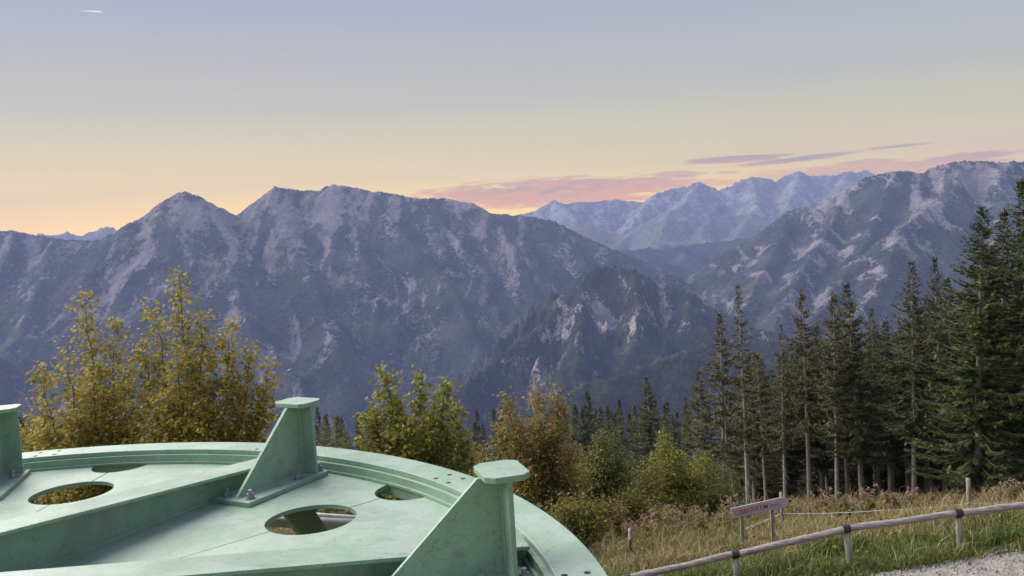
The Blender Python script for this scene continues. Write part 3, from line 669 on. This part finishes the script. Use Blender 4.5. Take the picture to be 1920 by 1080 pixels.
PROTO = {}
def proto(key, *a, m=None, **kw):
    PROTO[key] = (spruce_parts(*a, **kw), m or M_SPRUCE, a[1])
proto('full', 3, 14.0, 3.1, .06, None, m=M_SPRUCE_GREEN, step=.085, whorl=.24, card=.34, dead=10, shape=.72)
proto('full2', 4, 14.0, 3.0, .10, None, m=M_SPRUCE_GREEN, step=.09, whorl=.25, card=.34, dead=14, shape=.75)
proto('mid', 5, 13.0, 2.8, .30, None, step=.09, whorl=.26, card=.30, sparse=.12, dead=46)
proto('mid2', 6, 13.0, 2.7, .36, None, m=M_SPRUCE_DRY, step=.09, whorl=.27, card=.30, sparse=.18, dead=50)
proto('dark', 7, 13.5, 2.9, .24, None, step=.09, whorl=.25, card=.32, sparse=.08, dead=40)
proto('thin', 8, 12.5, 1.8, .34, None, m=M_SPRUCE_DRY, step=.09, whorl=.30, card=.26, sparse=.42, dead=60)
proto('twin', 9, 12.0, 2.4, .30, None, m=M_SPRUCE_DRY, step=.09, whorl=.27, card=.28, sparse=.25, dead=55, twin=True)
proto('inner', 11, 13.5, 2.4, .04, None, step=.14, whorl=.30, card=.42, dead=20, shape=.6)
proto('young', 10, 7.0, 1.5, .03, None, m=M_SPRUCE_GREEN, step=.09, whorl=.24, card=.26, dead=2, shape=.85)
proto('far', 12, 16.0, 3.6, .10, None, step=.22, whorl=.42, card=.62, dead=0, shape=.85)
proto('far2', 13, 16.0, 3.2, .08, None, step=.22, whorl=.42, card=.60, dead=0, shape=.78)
proto('far_pale', 14, 12.0, 2.8, .05, None, m=M_BEECH, step=.22, whorl=.42, card=.50, dead=0, shape=.8)
MADE = {}
def spruce(key, x, ytop, Y, label, group, name='spruce_tree', xb=None, minh=2.0, wid=1.0, dry=None):
    """stand a spruce so that its tip is where the photograph shows it"""
    tip = at(x, ytop, Y); bx, by = tip[0], tip[1]
    g = float(gz(bx, by, False)); h = max(minh, tip[2] - g)
    (tb, cards), m, H = PROTO[key]
    if key not in MADE:
        e = make_tree(name, tb, cards, M_BARK, m, 4); MADE[key] = e
    else:
        e = copy_tree(MADE[key])
        e.name = name
    e.location = (bx, by, g)
    s = h / H; wid *= 1 + .14 * math.sin(x * 2.3 + ytop); e.scale = (s * wid, s * wid, s); e.rotation_euler = (.022 * math.sin(x * 3.7), .022 * math.sin(x * 5.1 + 1), (x * 7.13 + ytop) % 6.28)
    for q in ('label', 'category', 'group'):
        if q in e: del e[q]
    return tag(e, label, 'spruce', group)

G1 = 'spruces along the forest edge on the right'
spruce('twin', 1344, 585, 37, 'twin-trunked olive spruce at the left end of the forest edge', G1)
spruce('thin', 1386, 532, 38, 'tall sparse spruce whose pale bare trunk shows right to its top', G1)
spruce('thin', 1459, 606, 39, 'thin short spruce right of the spruce with the pale bare trunk', G1, wid=.9)
spruce('mid2', 1503, 545, 38, 'olive spruce with drooping branches above the tip of the arrow sign', G1)
spruce('mid2', 1556, 550, 40, 'olive spruce, left one of three close tops at mid forest edge', G1, wid=.9)
spruce('mid', 1577, 546, 42, 'narrow spruce squeezed between two close tops at mid forest edge', G1, wid=.8)
spruce('dark', 1603, 530, 39, 'dark spruce, right and tallest of three close tops at mid forest edge', G1)
spruce('mid', 1637, 574, 43, 'shorter dark spruce left of the tall one with a visible upper trunk', G1, wid=.9)
spruce('mid', 1701, 485, 37, 'tall spruce with tufted top and pale trunk visible through its crown', G1, wid=1.1)
spruce('dark', 1760, 481, 41, 'dark spruce just left of the tallest bright one', G1, wid=.85)
spruce('full', 1822, 385, 34, 'tallest bushy bright green spruce with branches almost to the ground', G1, wid=1.05)
spruce('dark', 1873, 393, 38, 'tall dark spruce between the two bright green ones', G1)
spruce('full2', 1925, 335, 33, 'bright green spruce cut by the right edge of the picture', G1)
spruce('full2', 2010, 360, 36, 'bright green spruce mostly beyond the right edge of the picture', G1)
for x, y, Y, k, l in ((1425, 660, 42, 'mid2', 'short olive spruce filling the gap right of the pale bare trunk'), (1480, 640, 44, 'mid', 'dark spruce half hidden left of the olive spruce above the sign tip'), (1530, 610, 43, 'dark', 'dark spruce half hidden right of the olive spruce above the sign tip'), (1660, 600, 41, 'dark', 'dark spruce filling the gap left of the tall trunk-showing one'),
                      (1730, 560, 43, 'dark', 'dark spruce filling the gap right of the tall trunk-showing one'), (1785, 520, 42, 'dark', 'dark spruce half hidden behind the left side of the bushy bright one'), (1850, 470, 41, 'dark', 'dark spruce half hidden behind the right side of the bushy bright one'), (1310, 690, 44, 'mid2', 'small olive spruce at the left foot of the twin-trunked one')):
    spruce(k, x, y, Y, l, G1, wid=1.1)
G2 = 'dim spruces inside the forest'
rs = np.random.RandomState(31)
for i in range(60):
    x = 1370 + 11 * i + rs.uniform(-10, 10); Y = rs.uniform(43, 50) if i % 3 == 0 else rs.uniform(50, 66)
    top = np.interp(x, [1330, 1500, 1650, 1750, 1850, 2050], [680, 640, 615, 560, 500, 450]) + rs.uniform(0, 50)
    spruce(['mid', 'inner', 'inner', 'dark', 'inner', 'inner'][i % 6], x, top, Y, 'dim spruce with a bare trunk standing inside the dark forest on the right', G2, wid=1.15)
for i in range(26):
    x = 1385 + 24 * i + rs.uniform(-9, 9)
    spruce('inner', x, 835 + rs.uniform(-35, 25), rs.uniform(43, 51), 'low dim spruce growing between the trunks inside the forest', G2, wid=1.5)
# spruces lower down the slope, beyond the bushes
G3 = 'spruces lower down the slope'
spruce('dark', 1214, 705, 88, 'large dark pointed spruce behind the young beech', G3, wid=1.35)
for x, y, Y, k, l in ((1290, 745, 80, 'far2', 'dark spruce low on the slope beside the twin-trunked spruce'), (1160, 748, 105, 'far', 'dark spruce immediately left of the large pointed one'), (1096, 735, 130, 'far', 'dark spruce top rising right of the rusty tree'), (1245, 760, 95, 'far', 'dark spruce at the right foot of the large pointed one'),
                      (600, 790, 95, 'far_pale', 'small pale green conifer right of the far bracket of the wheel'), (646, 803, 90, 'far_pale', 'second small pale green conifer right of the far bracket')):
    spruce(k, x, y, Y, l, G3)
G4 = 'forest tops on the lower slope'
rs = np.random.RandomState(8)
for i in range(84):
    x = 545 + 9.4 * i + rs.uniform(-8, 8); Y = rs.uniform(125, 182)
    top = np.interp(x, [0, 560, 660, 760, 860, 960, 1060, 1150, 1350], [770, 757, 762, 762, 768, 762, 742, 742, 748]) + rs.gamma(1.4, 9) + (182 - Y) * .35
    spruce(['far', 'far2', 'far', 'far2', 'far_pale'][i % 5 if rs.rand() < .6 else i % 2], x, top, Y, 'dark conifer in the forest on the slope beyond the bushes', G4, minh=6)
for i in range(14):
    x = -20 + 11 * i + rs.uniform(-6, 6); spruce(['far', 'far2'][i % 2], x, 768 + rs.gamma(1.4, 9), rs.uniform(120, 170), 'dark conifer far down the slope behind the left autumn maple', G4, minh=6)

# leafy trees: stems reach the leader tips, side shoots carry the leaves
LEAF = np.array([(0, 0, 0), (.42, .18, .03), (.30, .55, .02), (0, 1.0, -.05), (-.30, .55, .02), (-.42, .18, .03)])
def leaves(P, size, rs, flat=.75):
    n = len(P); nrm = unit(rs.normal(0, flat, (n, 3)) + np.array([0, -.25, 1.0]))
    d = unit(rs.normal(0, 1, (n, 3)) + np.array([0, 0, -.35])); d = unit(d - nrm * (d * nrm).sum(1, keepdims=True)); s = np.cross(d, nrm)
    S = (size * rs.uniform(.6, 1.25, n))[:, None, None]
    L = LEAF[None] * S
    return P[:, None, :] + L[..., 0:1] * s[:, None] + L[..., 1:2] * d[:, None] + L[..., 2:3] * nrm[:, None]
def leafy_tree(name, seed, base_px, Y, tips, mleaf, label, nl=9000, size=.11, twig=.42, low=.25, cat='maple', group=None, tuft=.09):
    """tips: (px, py, spread in m, depth offset)"""
    rs = np.random.RandomState(seed)
    b = at(base_px, 800, Y); g = float(gz(b[0], b[1], False)); base = np.array([b[0], b[1], g])
    tb = MB(); LP = []; wts = []
    tipP = [at(x, y, Y + dy) - base for x, y, sp, dy in tips]
    hmax = max(t[2] for t in tipP); fork = .16 * hmax
    tb.tube([(0, 0, -.3), (0.02, 0, fork * .5), (0, 0.02, fork)], [.011 * hmax + .05, .011 * hmax + .03, .009 * hmax + .02], 9)
    for (x, y, sp, dy), T in zip(tips, tipP):
        n = 16; s = np.linspace(0, 1, n)[:, None]
        ctrl = np.array([T[0] * .75, T[1] * .75, fork + (T[2] - fork) * .40])
        A = np.array([0, 0, fork]); st_ = (1 - s) ** 2 * A + 2 * s * (1 - s) * ctrl + s ** 2 * T
        st_[1:-1] += rs.normal(0, .03, (n - 2, 3)); ln = np.linalg.norm(T - A)
        tb.tube(st_, np.linspace(.008 * ln + .012, .004, n), 6)
        m = int(ln / .09)
        for j in range(m):
            t = low + (1 - low) * (j + rs.rand()) / m
            i0 = min(n - 2, int(t * (n - 1))); p = st_[i0] + (st_[i0 + 1] - st_[i0]) * (t * (n - 1) - i0)
            L = (1.25 * sp * max(0.02, 1 - t) ** .62 * rs.uniform(.4, 1.15) + .10)
            a = rs.uniform(0, 6.28); el = rs.uniform(-.12, .70)
            d = np.array([math.cos(a) * math.cos(el), math.sin(a) * math.cos(el), math.sin(el)])
            q = np.linspace(0, 1, 5)[:, None]; br = p + d * L * q + np.array([0, 0, .10 * L]) * q ** 2 + rs.normal(0, .02, (5, 3)) * q
            if L > .3: tb.tube(br, np.linspace(.004 + .006 * L, .0025, 5), 3, False)
            k = max(4, int(L / .05)); u = rs.uniform(.12, 1.03, k) ** .8
            c = p + d * L * u[:, None] + np.array([0, 0, .10 * L]) * (u ** 2)[:, None]
            LP.append(c + rs.normal(0, 1, (k, 3)) * (tuft * .75 + twig * .20 * rs.rand(k)[:, None] * min(1, L)))
    LP = np.concatenate(LP); rs.shuffle(LP)
    if len(LP) < nl:
        ex = LP[rs.randint(0, len(LP), nl - len(LP))] + rs.normal(0, .11, (nl - len(LP), 3)); LP = np.concatenate([LP, ex])
    LP = LP[:nl]
    e = make_tree(name, tb, leaves(LP, size, rs), M_BARK2, mleaf, 6, base)
    return tag(e, label, cat, group)
leafy_tree('maple_tree', 41, 175, 22, [(160, 545, .75, 0), (125, 650, .9, .3), (75, 690, .8, -.3), (210, 600, .8, .4), (235, 690, .9, -.5), (170, 690, .9, -.9), (60, 780, .9, .2), (130, 770, 1.0, -1.0), (20, 800, .8, .5), (250, 780, 1.0, -.6)],
           M_MAPLE, 'golden brown autumn maple at the far left behind the wheel', 19500, .098)
leafy_tree('maple_tree', 42, 350, 21, [(336, 513, .65, 0), (290, 575, .7, .4), (265, 640, .8, .3), (375, 590, .75, -.3), (430, 605, .6, .3), (470, 655, .7, 0), (505, 680, .6, .2), (330, 660, .9, -.8), (400, 670, .9, -.6), (450, 730, .9, -.4), (500, 745, .6, .2), (290, 740, 1., -.6), (380, 760, 1., -1.)],
           M_MAPLE, 'largest golden maple with a tall central tuft behind the wheel', 25500, .098)
leafy_tree('maple_tree', 43, 770, 24, [(718, 688, .45, 0), (785, 705, .35, .2), (835, 712, .35, 0), (700, 765, .5, .2), (745, 750, .6, -.3), (810, 770, .7, -.4), (858, 765, .5, .3), (770, 790, .7, -.6), (680, 775, .35, 0), (880, 830, .6, .2), (730, 840, .7, -.4), (830, 850, .7, -.3)],
           M_YELLOW, 'yellow-green young maple behind the rim in the middle', 14000, .122, twig=.30)
leafy_tree('rowan_tree', 44, 1010, 26, [(950, 742, .45, 0), (1005, 735, .5, .2), (1045, 735, .45, 0), (975, 790, .6, -.3), (1035, 800, .7, -.3), (1075, 835, .5, .2), (935, 800, .45, .3), (1000, 870, .8, -.6), (940, 890, .7, -.2), (1060, 910, .8, -.4)],
           M_ORANGE, 'rusty orange autumn tree right of the near bracket', 17000, .088, cat='tree')
leafy_tree('beech_tree', 45, 1275, 31, [(1245, 818, .5, 0), (1270, 850, .6, -.3), (1225, 860, .6, .2), (1318, 862, .5, .2), (1300, 890, .7, -.4), (1215, 915, .7, 0), (1335, 905, .5, 0), (1260, 935, .9, -.6)],
           M_YELLOW, 'yellow-tipped young beech left of the arrow sign', 10500, .085, cat='beech')
leafy_tree('beech_tree', 46, 1120, 29, [(1130, 815, .5, 0), (1105, 850, .6, .2), (1160, 860, .6, 0), (1135, 900, .8, -.4), (1090, 915, .7, 0), (1180, 930, .7, .3)], M_BUSH, 'dull green young beech between the rusty tree and the yellow-tipped one', 12000, .08, cat='beech')
spruce('young', 1148, 770, 40, 'young green spruce behind the dull green beech', G3, wid=1.1)
spruce('young', 1068, 812, 36, 'young green spruce behind the rusty orange tree', G3, wid=1.1)

# undergrowth bushes
def bush(seed, px, Y, w, h, m, label, n=4200, size=.075, group='bushes on the slope'):
    rs = np.random.RandomState(seed); b = at(px, 900, Y); g = float(gz(b[0], b[1], False))
    tb = MB(); LP = []
    for i in range(14):
        a = rs.uniform(0, 6.28); r = w * math.sqrt(rs.rand()); T = np.array([math.cos(a) * r, math.sin(a) * r * .7, h * rs.uniform(.55, 1.05) * (1 - .35 * (r / w) ** 2)])
        q = np.linspace(0, 1, 6)[:, None]; st_ = T * q * np.array([1, 1, 0]) * q ** .3 + np.array([0, 0, 1.0]) * T[2] * q ** .8
        tb.tube(st_, np.linspace(.014, .003, 6), 4, False)
        k = n // 14; u = rs.uniform(.25, 1.02, k); i0 = np.minimum(4, (u * 5).astype(int))
        LP.append(st_[i0] + (st_[np.minimum(5, i0 + 1)] - st_[i0]) * (u * 5 - i0)[:, None] + rs.normal(0, .10 + .10 * w, (k, 3)))
    e = make_tree('bush', tb, leaves(np.concatenate(LP), size, rs), M_BARK2, m, 6, (b[0], b[1], g), crown='foliage')
    return tag(e, label, 'bush', group)
bush(51, 1180, 27, .9, 1.3, M_BEECH, 'low dull green bush below the young beeches')
bush(52, 1130, 25, .8, 1.1, M_ORANGE, 'brownish low bush next to the right edge of the wheel')
bush(53, 1345, 30, .8, 1.2, M_BUSH, 'dark bush at the foot of the twin-trunked spruce')
bush(54, 890, 22, 1.2, 2.2, M_BEECH, 'olive bush behind the cap of the near bracket')
bush(55, 940, 20, 1.0, 1.8, M_BUSH, 'dark green bush right under the rusty tree')
bush(64, 1185, 30, 1.5, 2.7, M_BUSH, 'tall olive bush left of the yellow-tipped beech', 6000)
bush(65, 1060, 28, 1.5, 3.2, M_BEECH, 'olive-yellow bush in front of the rusty tree', 6000)
bush(66, 1120, 33, 1.6, 3.0, M_BUSH, 'dark bush under the young green spruces', 6000)
bush(67, 905, 27, 1.3, 3.4, M_ORANGE, 'rusty bush between the yellow-green maple and the rusty tree', 5500)
bush(68, 1330, 33, 1.3, 2.2, M_BUSH, 'dark bush right of the yellow-tipped beech', 5000)
bush(56, 60, 19, 1.6, 2.4, M_MAPLE, 'golden bush at the foot of the far left maple', 3600)
bush(57, 300, 18, 1.8, 2.2, M_MAPLE, 'golden bush under the large maple, just above the rim', 4200)
bush(58, 480, 18, 1.5, 1.9, M_MAPLE, 'golden bush left of the far bracket', 3600)
bush(59, 1075, 22, .9, 1.5, M_BEECH, 'green bush beside the outer rim of the wheel')
bush(60, -60, 17, 1.6, 2.0, M_MAPLE, 'golden bush at the left edge behind the wheel', 3000)
bush(61, 600, 15, 2.0, 1.5, M_MAPLE, 'brown bush on the ground seen through the near hole of the wheel', 4200, .08)
bush(62, 150, 16, 2.2, 1.9, M_MAPLE, 'brown bush on the ground seen through the far hole of the wheel', 4200, .08)

def snag():
    e = empty('dead_sapling', (0, 0, 0)); b = at(1303, 930, 34); g = float(gz(b[0], b[1], False)); e.location = (b[0], b[1], g)
    top = at(1302, 845, 34)[2] - g; t = MB(); t.tube([(0, 0, -.2), (.03, 0, top * .5), (0, 0, top)], [.05, .035, .008], 7)
    for a, z, L in ((.3, .95, .3), (2.9, .9, .45), (3.3, .8, .5), (.1, .75, .35), (1.5, .7, .4), (3.0, .62, .3)):
        p = np.array([0, 0, top * z]); d = np.array([math.cos(a), math.sin(a), .45]); t.tube([p, p + d * L * .6, p + d * L + np.array([0, 0, .1])], [.014, .009, .004], 4, False)
    t.build('trunk', M_DEAD, e); tag(e, 'bleached dead sapling behind the yellow-tipped beech', 'dead tree')
snag()

# ------------------------------------------------------------------ fences and sign
def rail_fence():
    f = empty('rail_fence', (5.2, 14, gz(5.2, 14))); o = np.array(f.location)
    tag(f, 'low weathered round-rail fence with black straps along the gravel track', 'fence')
    tops = [at(975, 1128, 14.0), at(1176, 1084, 14.0), at(1379, 1039, 14.0), at(1587, 991, 14.0), at(1797, 962, 14.0), at(2010, 935, 14.0)]
    rs = np.random.RandomState(2)
    for i, p in enumerate(tops):
        g = float(gz(p[0], p[1]))
        lean = np.array([.045 + rs.normal(0, .01), 0, 0])
        t = MB(); zt = p[2] - .07
        t.tube([np.array([p[0], p[1], g - .3]) + lean * 1.4 - o, np.array([p[0], p[1], (g + zt) / 2]) + lean * .5 - o, np.array([p[0], p[1], zt]) - o], [.060, .056, .052], 14)
        t.build('post', M_POST, f, smooth=True)
        s = MB()
        a = tops[min(i + 1, len(tops) - 1)] - tops[max(i - 1, 0)]; a = a / np.linalg.norm(a)
        s.tube([p - a * .055 - o, p + a * .055 - o], .066, 20); s.build('strap', M_STRAP, f, smooth=False)
    for p, q in zip(tops[:-1], tops[1:]):
        d = q - p; L = np.linalg.norm(d); n = 26; s = np.linspace(-.02, 1.02, n)
        P = p + d * s[:, None] + np.c_[np.zeros(n), fbm(s * 3, s * 0 + p[0], 3, 3) * .008, fbm(s * 3, s * 0 + p[0], 6, 3) * .012 - .004 * np.sin(s * math.pi)] - o
        t = MB(); R = .056 + fbm(s * 5, s * 0 + p[0] * 3, 9, 3) * .006
        # rails are built along local x so that the grain follows the wood
        t.tube(P, R, 14); r = t.build('rail', M_WOOD, f, smooth=True)
rail_fence()

def wire_fence():
    f = empty('electric_fence', at(1815, 975, 24)); o = np.array(f.location)
    tag(f, 'electric cattle fence of white wire on thin wooden posts behind the rail fence', 'fence')
    tips = [(1180, 993, 19.0, .018, 'stake'), (1464, 923, 24.0, .045, 'post'), (1815, 897, 24.0, .06, 'post'), (2160, 870, 24.0, .06, 'post')]
    W1 = [at(1183, 1043, 19.0), at(1330, 1014, 21.5), at(1464, 962, 24.0), at(1640, 957, 24.0), at(1815, 943, 24.0), at(2000, 934, 24.0), at(2160, 922, 24.0)]
    W2 = [at(1840, 967, 24.0), at(2000, 963, 24.0), at(2160, 958, 24.0)]
    for x, y, Y, r, nm in tips:
        p = at(x, y, Y); g = float(gz(p[0], p[1])); t = MB()
        low_ = np.array([p[0] + .03, p[1], g - .25]); zs = np.linspace(0, 1, 4)[:, None]
        t.tube(p + (low_ - p) * zs - o, [r * .95, r, r, r * .95], 10); q = t.build(nm, M_STRAP if nm == 'stake' else M_POST, f, smooth=True)
        if nm == 'stake':
            c = MB(); c.tube([p - o + np.array([0, 0, -.22]), p - o + np.array([0, 0, .012])], .026, 10); c.build('stake_cap', M_WHITE, q)
    for W in (W1, W2):
        P = []
        for a, b in zip(W[:-1], W[1:]):
            for s in np.linspace(0, 1, 9)[:-1]: P.append(a + (b - a) * s + np.array([0, -.05, -.03 * math.sin(s * math.pi)]))
        P.append(W[-1]); t = MB(); t.tube(np.array(P) - o, .011, 6); t.build('wire', M_WHITE, f, smooth=True)
    for p in (W1[2], W1[4], W2[0]):
        t = MB(); t.tube([p - o + np.array([0, -.01, 0]), p - o + np.array([0, -.075, 0])], .022, 10); t.build('insulator', M_STRAP, f)
wire_fence()

def arrow_sign():
    Y = 18.0
    bl, br, tr, tl, tip = at(1374, 972, Y), at(1470, 951, Y), at(1469, 934, Y), at(1371, 953, Y), at(1483, 940, Y)
    e = empty('arrow_sign', (bl[0], Y, float(gz(bl[0], Y)))); o = np.array(e.location)
    tag(e, 'crooked whitewashed wooden arrow sign with red hand lettering pointing right', 'sign')
    ux = br - bl; ux[1] = 0; L = np.linalg.norm(ux); ux /= L; uz = np.array([-ux[2], 0, ux[0]]); n = np.array([0, -1.0, 0])
    hgt = float((tl - bl) @ uz); M = np.eye(4); M[:3, 0] = ux; M[:3, 1] = uz; M[:3, 2] = n; M[:3, 3] = bl - o
    tipx = float((tip - bl) @ ux)
    b = MB(); b.prism([(0, 0), (L, 0), (tipx - .045, hgt * .36), (tipx - .045, hgt * .64), (L, hgt), (0, hgt)], -.012, .012, M); bo = b.build('board', M_BOARD, e, bevel=.002)
    b = MB(); b.prism([(tipx - .0445, hgt * .30), (tipx + .03, hgt * .46), (tipx - .0445, hgt * .66)], -.0125, .0125, M); b.build('arrow_tip', M_DARKRED, e)
    cu = bpy.data.curves.new('lettering', 'FONT'); cu.body = 'OBBERKEM'; cu.size = hgt * .70; cu.extrude = .0008; cu.align_x = 'LEFT'; cu.offset = .0004
    t = bpy.data.objects.new('tmp', cu); COL.objects.link(t); bpy.context.view_layer.update()
    me = bpy.data.meshes.new_from_object(t.evaluated_get(bpy.context.evaluated_depsgraph_get())); bpy.data.objects.remove(t)
    v = np.array([q.co[:] for q in me.vertices]); sx = (L * .64) / (v[:, 0].max() - v[:, 0].min()); v[:, 0] = (v[:, 0] - v[:, 0].min()) * sx + L * .055; v[:, 1] = v[:, 1] - v[:, 1].min() + hgt * .24
    v[:, 2] += .0135; v = v @ M[:3, :3].T + M[:3, 3]
    me.vertices.foreach_set('co', v.astype(np.float32).reshape(-1)); me.materials.clear(); me.materials.append(M_RED); me.update()
    lo = bpy.data.objects.new('lettering', me); link(lo, bo)
    b = MB()                                    # the faint small word and its underline near the tip
    for k, (u, w_, h_) in enumerate(((.755, .02, .16), (.785, .02, .13), (.815, .02, .15), (.845, .03, .12), (.885, .025, .13))):
        b.box(L * u, L * (u + w_), hgt * .42, hgt * (.42 + h_), .0122, .0132, M)
    b.box(L * .75, L * .95, hgt * .31, hgt * .35, .0122, .0132, M); b.build('small_lettering', M_RED, bo)
    for x in (1391, 1448):
        p = at(x, 962 - (x - 1391) * .21, Y); g = float(gz(p[0], Y + .04)); t = MB()
        zt = p[2] + .05
        t.box(p[0] - .035 - o[0], p[0] + .035 - o[0], .013, .055, g - .25 - o[2], zt - o[2]); q = t.build('post', M_POST, e, bevel=.003)
arrow_sign()

# ------------------------------------------------------------------ meadow
def make_grass_mat(name, cols):
    m, N = mat(name); r = N.n('ShaderNodeNewGeometry').outputs['Random Per Island']; p = pos(N)
    big = N.noise(p, .45, 3, .6)
    green = N.ramp(r, [(0, cols[0]), (.5, cols[1]), (1, cols[2])]); dry = N.ramp(r, [(0, cols[3]), (.5, cols[4]), (1, cols[5])])
    a = N.n('ShaderNodeAttribute', attribute_name='dry').outputs['Fac']
    out(N, N.mix(N.smooth(N.m('ADD', a, N.m('MULTIPLY', N.m('SUBTRACT', big, .5), 1.6)), .3, .7), green, dry), .7, trans=.25, spec=.2); return m
M_GRASS = make_grass_mat('meadow_grass', [(.06, .105, .028), (.115, .17, .045), (.19, .235, .065), (.22, .175, .075), (.36, .28, .14), (.52, .43, .25)])

def grass():
    rs = np.random.RandomState(77)
    X, Y, Hh = [], [], []
    def scatter(n, x0, x1, y0, y1, h, cond=None):
        x = rs.uniform(x0, x1, n); y = rs.uniform(y0, y1, n); k = fbm(x / 1.1, y / 1.1, 60, 3); ok = rs.rand(n) < .55 + .8 * k
        if cond is not None: ok &= cond(x, y)
        X.append(x[ok]); Y.append(y[ok]); Hh.append(np.full(ok.sum(), h) * (.8 + .8 * np.clip(k[ok], -.3, .6)))
    edge = lambda x, y: y > 13.58 + fbm(x / .7, x * 0, 5, 3) * .20 - np.where(x < 5.7, (5.7 - x) * .5, 0) + rs.normal(0, .15, x.shape)
    scatter(70000, 1.0, 10.5, 10.5, 17, .20, edge)
    scatter(60000, .5, 14, 17, 25, .18)
    scatter(60000, 0, 26, 25, 42, .22)
    scatter(16000, -13, 1, 8, 26, .35)
    scatter(12000, -5, 4, 5, 12, .14)
    x, y, h = map(np.concatenate, (X, Y, Hh)); n = len(x)
    h = h * rs.gamma(6, 1 / 6, n); dry = np.clip(.22 + .5 * sstep(y, 14.3, 18) + rs.normal(0, .22, n), 0, 1)
    h = h * np.where(dry > .5, 1.35, 1.0)
    w = .006 + .00035 * y; a = rs.uniform(0, 6.28, n); lean = rs.normal(0, .45, (n, 2)) * h[:, None]
    z = gz(x, y) - .02; c, s = np.cos(a) * w, np.sin(a) * w
    b = np.stack([x, y, z], -1); mid = b + np.c_[lean * .35, h * .6]; tip = b + np.c_[lean, h * (1 - .12 * np.abs(lean).sum(1) / h)]
    sd = np.c_[c, s, np.zeros(n)]
    V = np.stack([b - sd, b + sd, mid + sd * .7, tip, mid - sd * .7], 1)
    Fc = (np.arange(n)[:, None, None] * 5 + np.array([(0, 1, 2), (0, 2, 4), (4, 2, 3)])[None]).reshape(-1, 3)
    o = indexed_mesh('grass', V.reshape(-1, 3), Fc, M_GRASS, None, False)
    at_ = o.data.attributes.new('dry', 'FLOAT', 'POINT'); at_.data.foreach_set('value', np.repeat(dry, 5).astype(np.float32))
    tag(o, 'long green and straw-coloured grass on the slope', kind='stuff')
    # low broad-leaved herbs between the blades
    k = 9000; x = rs.uniform(.5, 16, k); y = rs.uniform(13.3, 30, k); ok = edge(x, y) & (fbm(x / .8, y / .8, 90, 2) > .02); x, y = x[ok], y[ok]
    P = np.stack([x, y, gz(x, y) + rs.uniform(.03, .22, len(x))], -1)
    tag(quads_mesh('ground_herbs', leaves(P, .085, rs, .5), M_BUSH, None, 6), 'low broad-leaved herbs growing among the grass', kind='stuff')
grass()

M_SEED = make_leaf('seed_heads', [(.20, .13, .08), (.32, .22, .14), (.44, .33, .23), (.52, .42, .33)], .9, .3)
M_STALK = make_simple('dry_stalk', (.10, .07, .035), (.22, .15, .08), 12, .9)
def weed_proto(seed, H):
    rs = np.random.RandomState(seed); t = MB(); heads = []; lv = []
    for s in range(rs.randint(3, 6)):
        b = rs.normal(0, .06, 2); top = np.array([b[0] + rs.normal(0, .14), b[1] + rs.normal(0, .14), H * rs.uniform(.7, 1.05)]); b = np.array([b[0], b[1], -.05])
        q = np.linspace(0, 1, 5)[:, None]; st_ = b + (top - b) * q + np.array([0, 0, 0]) ; t.tube(st_, np.linspace(.008, .004, 5), 4, False)
        for i in range(rs.randint(4, 8)):
            u = rs.uniform(.5, 1); p = b + (top - b) * u; d = unit(rs.normal(0, .6, 3) + np.array([0, 0, .9])); L = rs.uniform(.08, .22) * H
            t.tube([p, p + d * L], [.004, .0025], 3, False)
            k = rs.randint(7, 14); heads.append(p + d * L + rs.normal(0, .028, (k, 3)))
        k = 12; u = rs.uniform(.1, .8, k); lv.append(b + (top - b) * u[:, None] + rs.normal(0, .05, (k, 3)))
    return t, leaves(np.concatenate(heads), .052, rs, 2.0), leaves(np.concatenate(lv), .13, rs, .8)
WEED = [weed_proto(90 + i, 1.0) for i in range(5)]; WMADE = [None] * 5
rs = np.random.RandomState(66)
def weed(i, x, ytop, Y, label):
    p = at(x, ytop, Y); g = float(gz(p[0], p[1], False)); h = float(np.clip(p[2] - g, .5, 1.5))
    if WMADE[i] is None:
        e = empty('dry_weed'); t, hd, lf = WEED[i]; t.build('stalk', M_STALK, e); tag(quads_mesh('seed_heads', hd, M_SEED, e, 6), kind='stuff'); quads_mesh('foliage', lf, M_ORANGE if i % 2 else M_BUSH, e, 6); WMADE[i] = e
    else: e = copy_tree(WMADE[i])
    e.location = (p[0], p[1], g); e.rotation_euler = (0, 0, rs.uniform(0, 6.28)); e.scale = (h * 1.1, h * 1.1, h)
    tag(e, label, 'weed', 'dry seed-headed weeds in the long grass')
LW = 'dry brown weed with fluffy pale seed heads behind the electric fence wire'
for k in range(30):      # dense belt in front of the forest edge
    x = 1490 + 15 * k + rs.uniform(-9, 9); weed(k % 5, x, np.interp(x, [1490, 1650, 1800, 1930], [948, 925, 925, 905]) + rs.uniform(-14, 22), 25.5 + rs.uniform(-1, 3), LW)
for k in range(26):      # looser, in front of the young beeches
    weed(k % 5, 1125 + 10 * k + rs.uniform(-10, 10), np.interp(1125 + 10 * k, [1125, 1380], [985, 950]) + rs.uniform(-20, 45), 24 + rs.uniform(-2.5, 3), 'dry brown weed with pale seed heads in front of the young beeches')
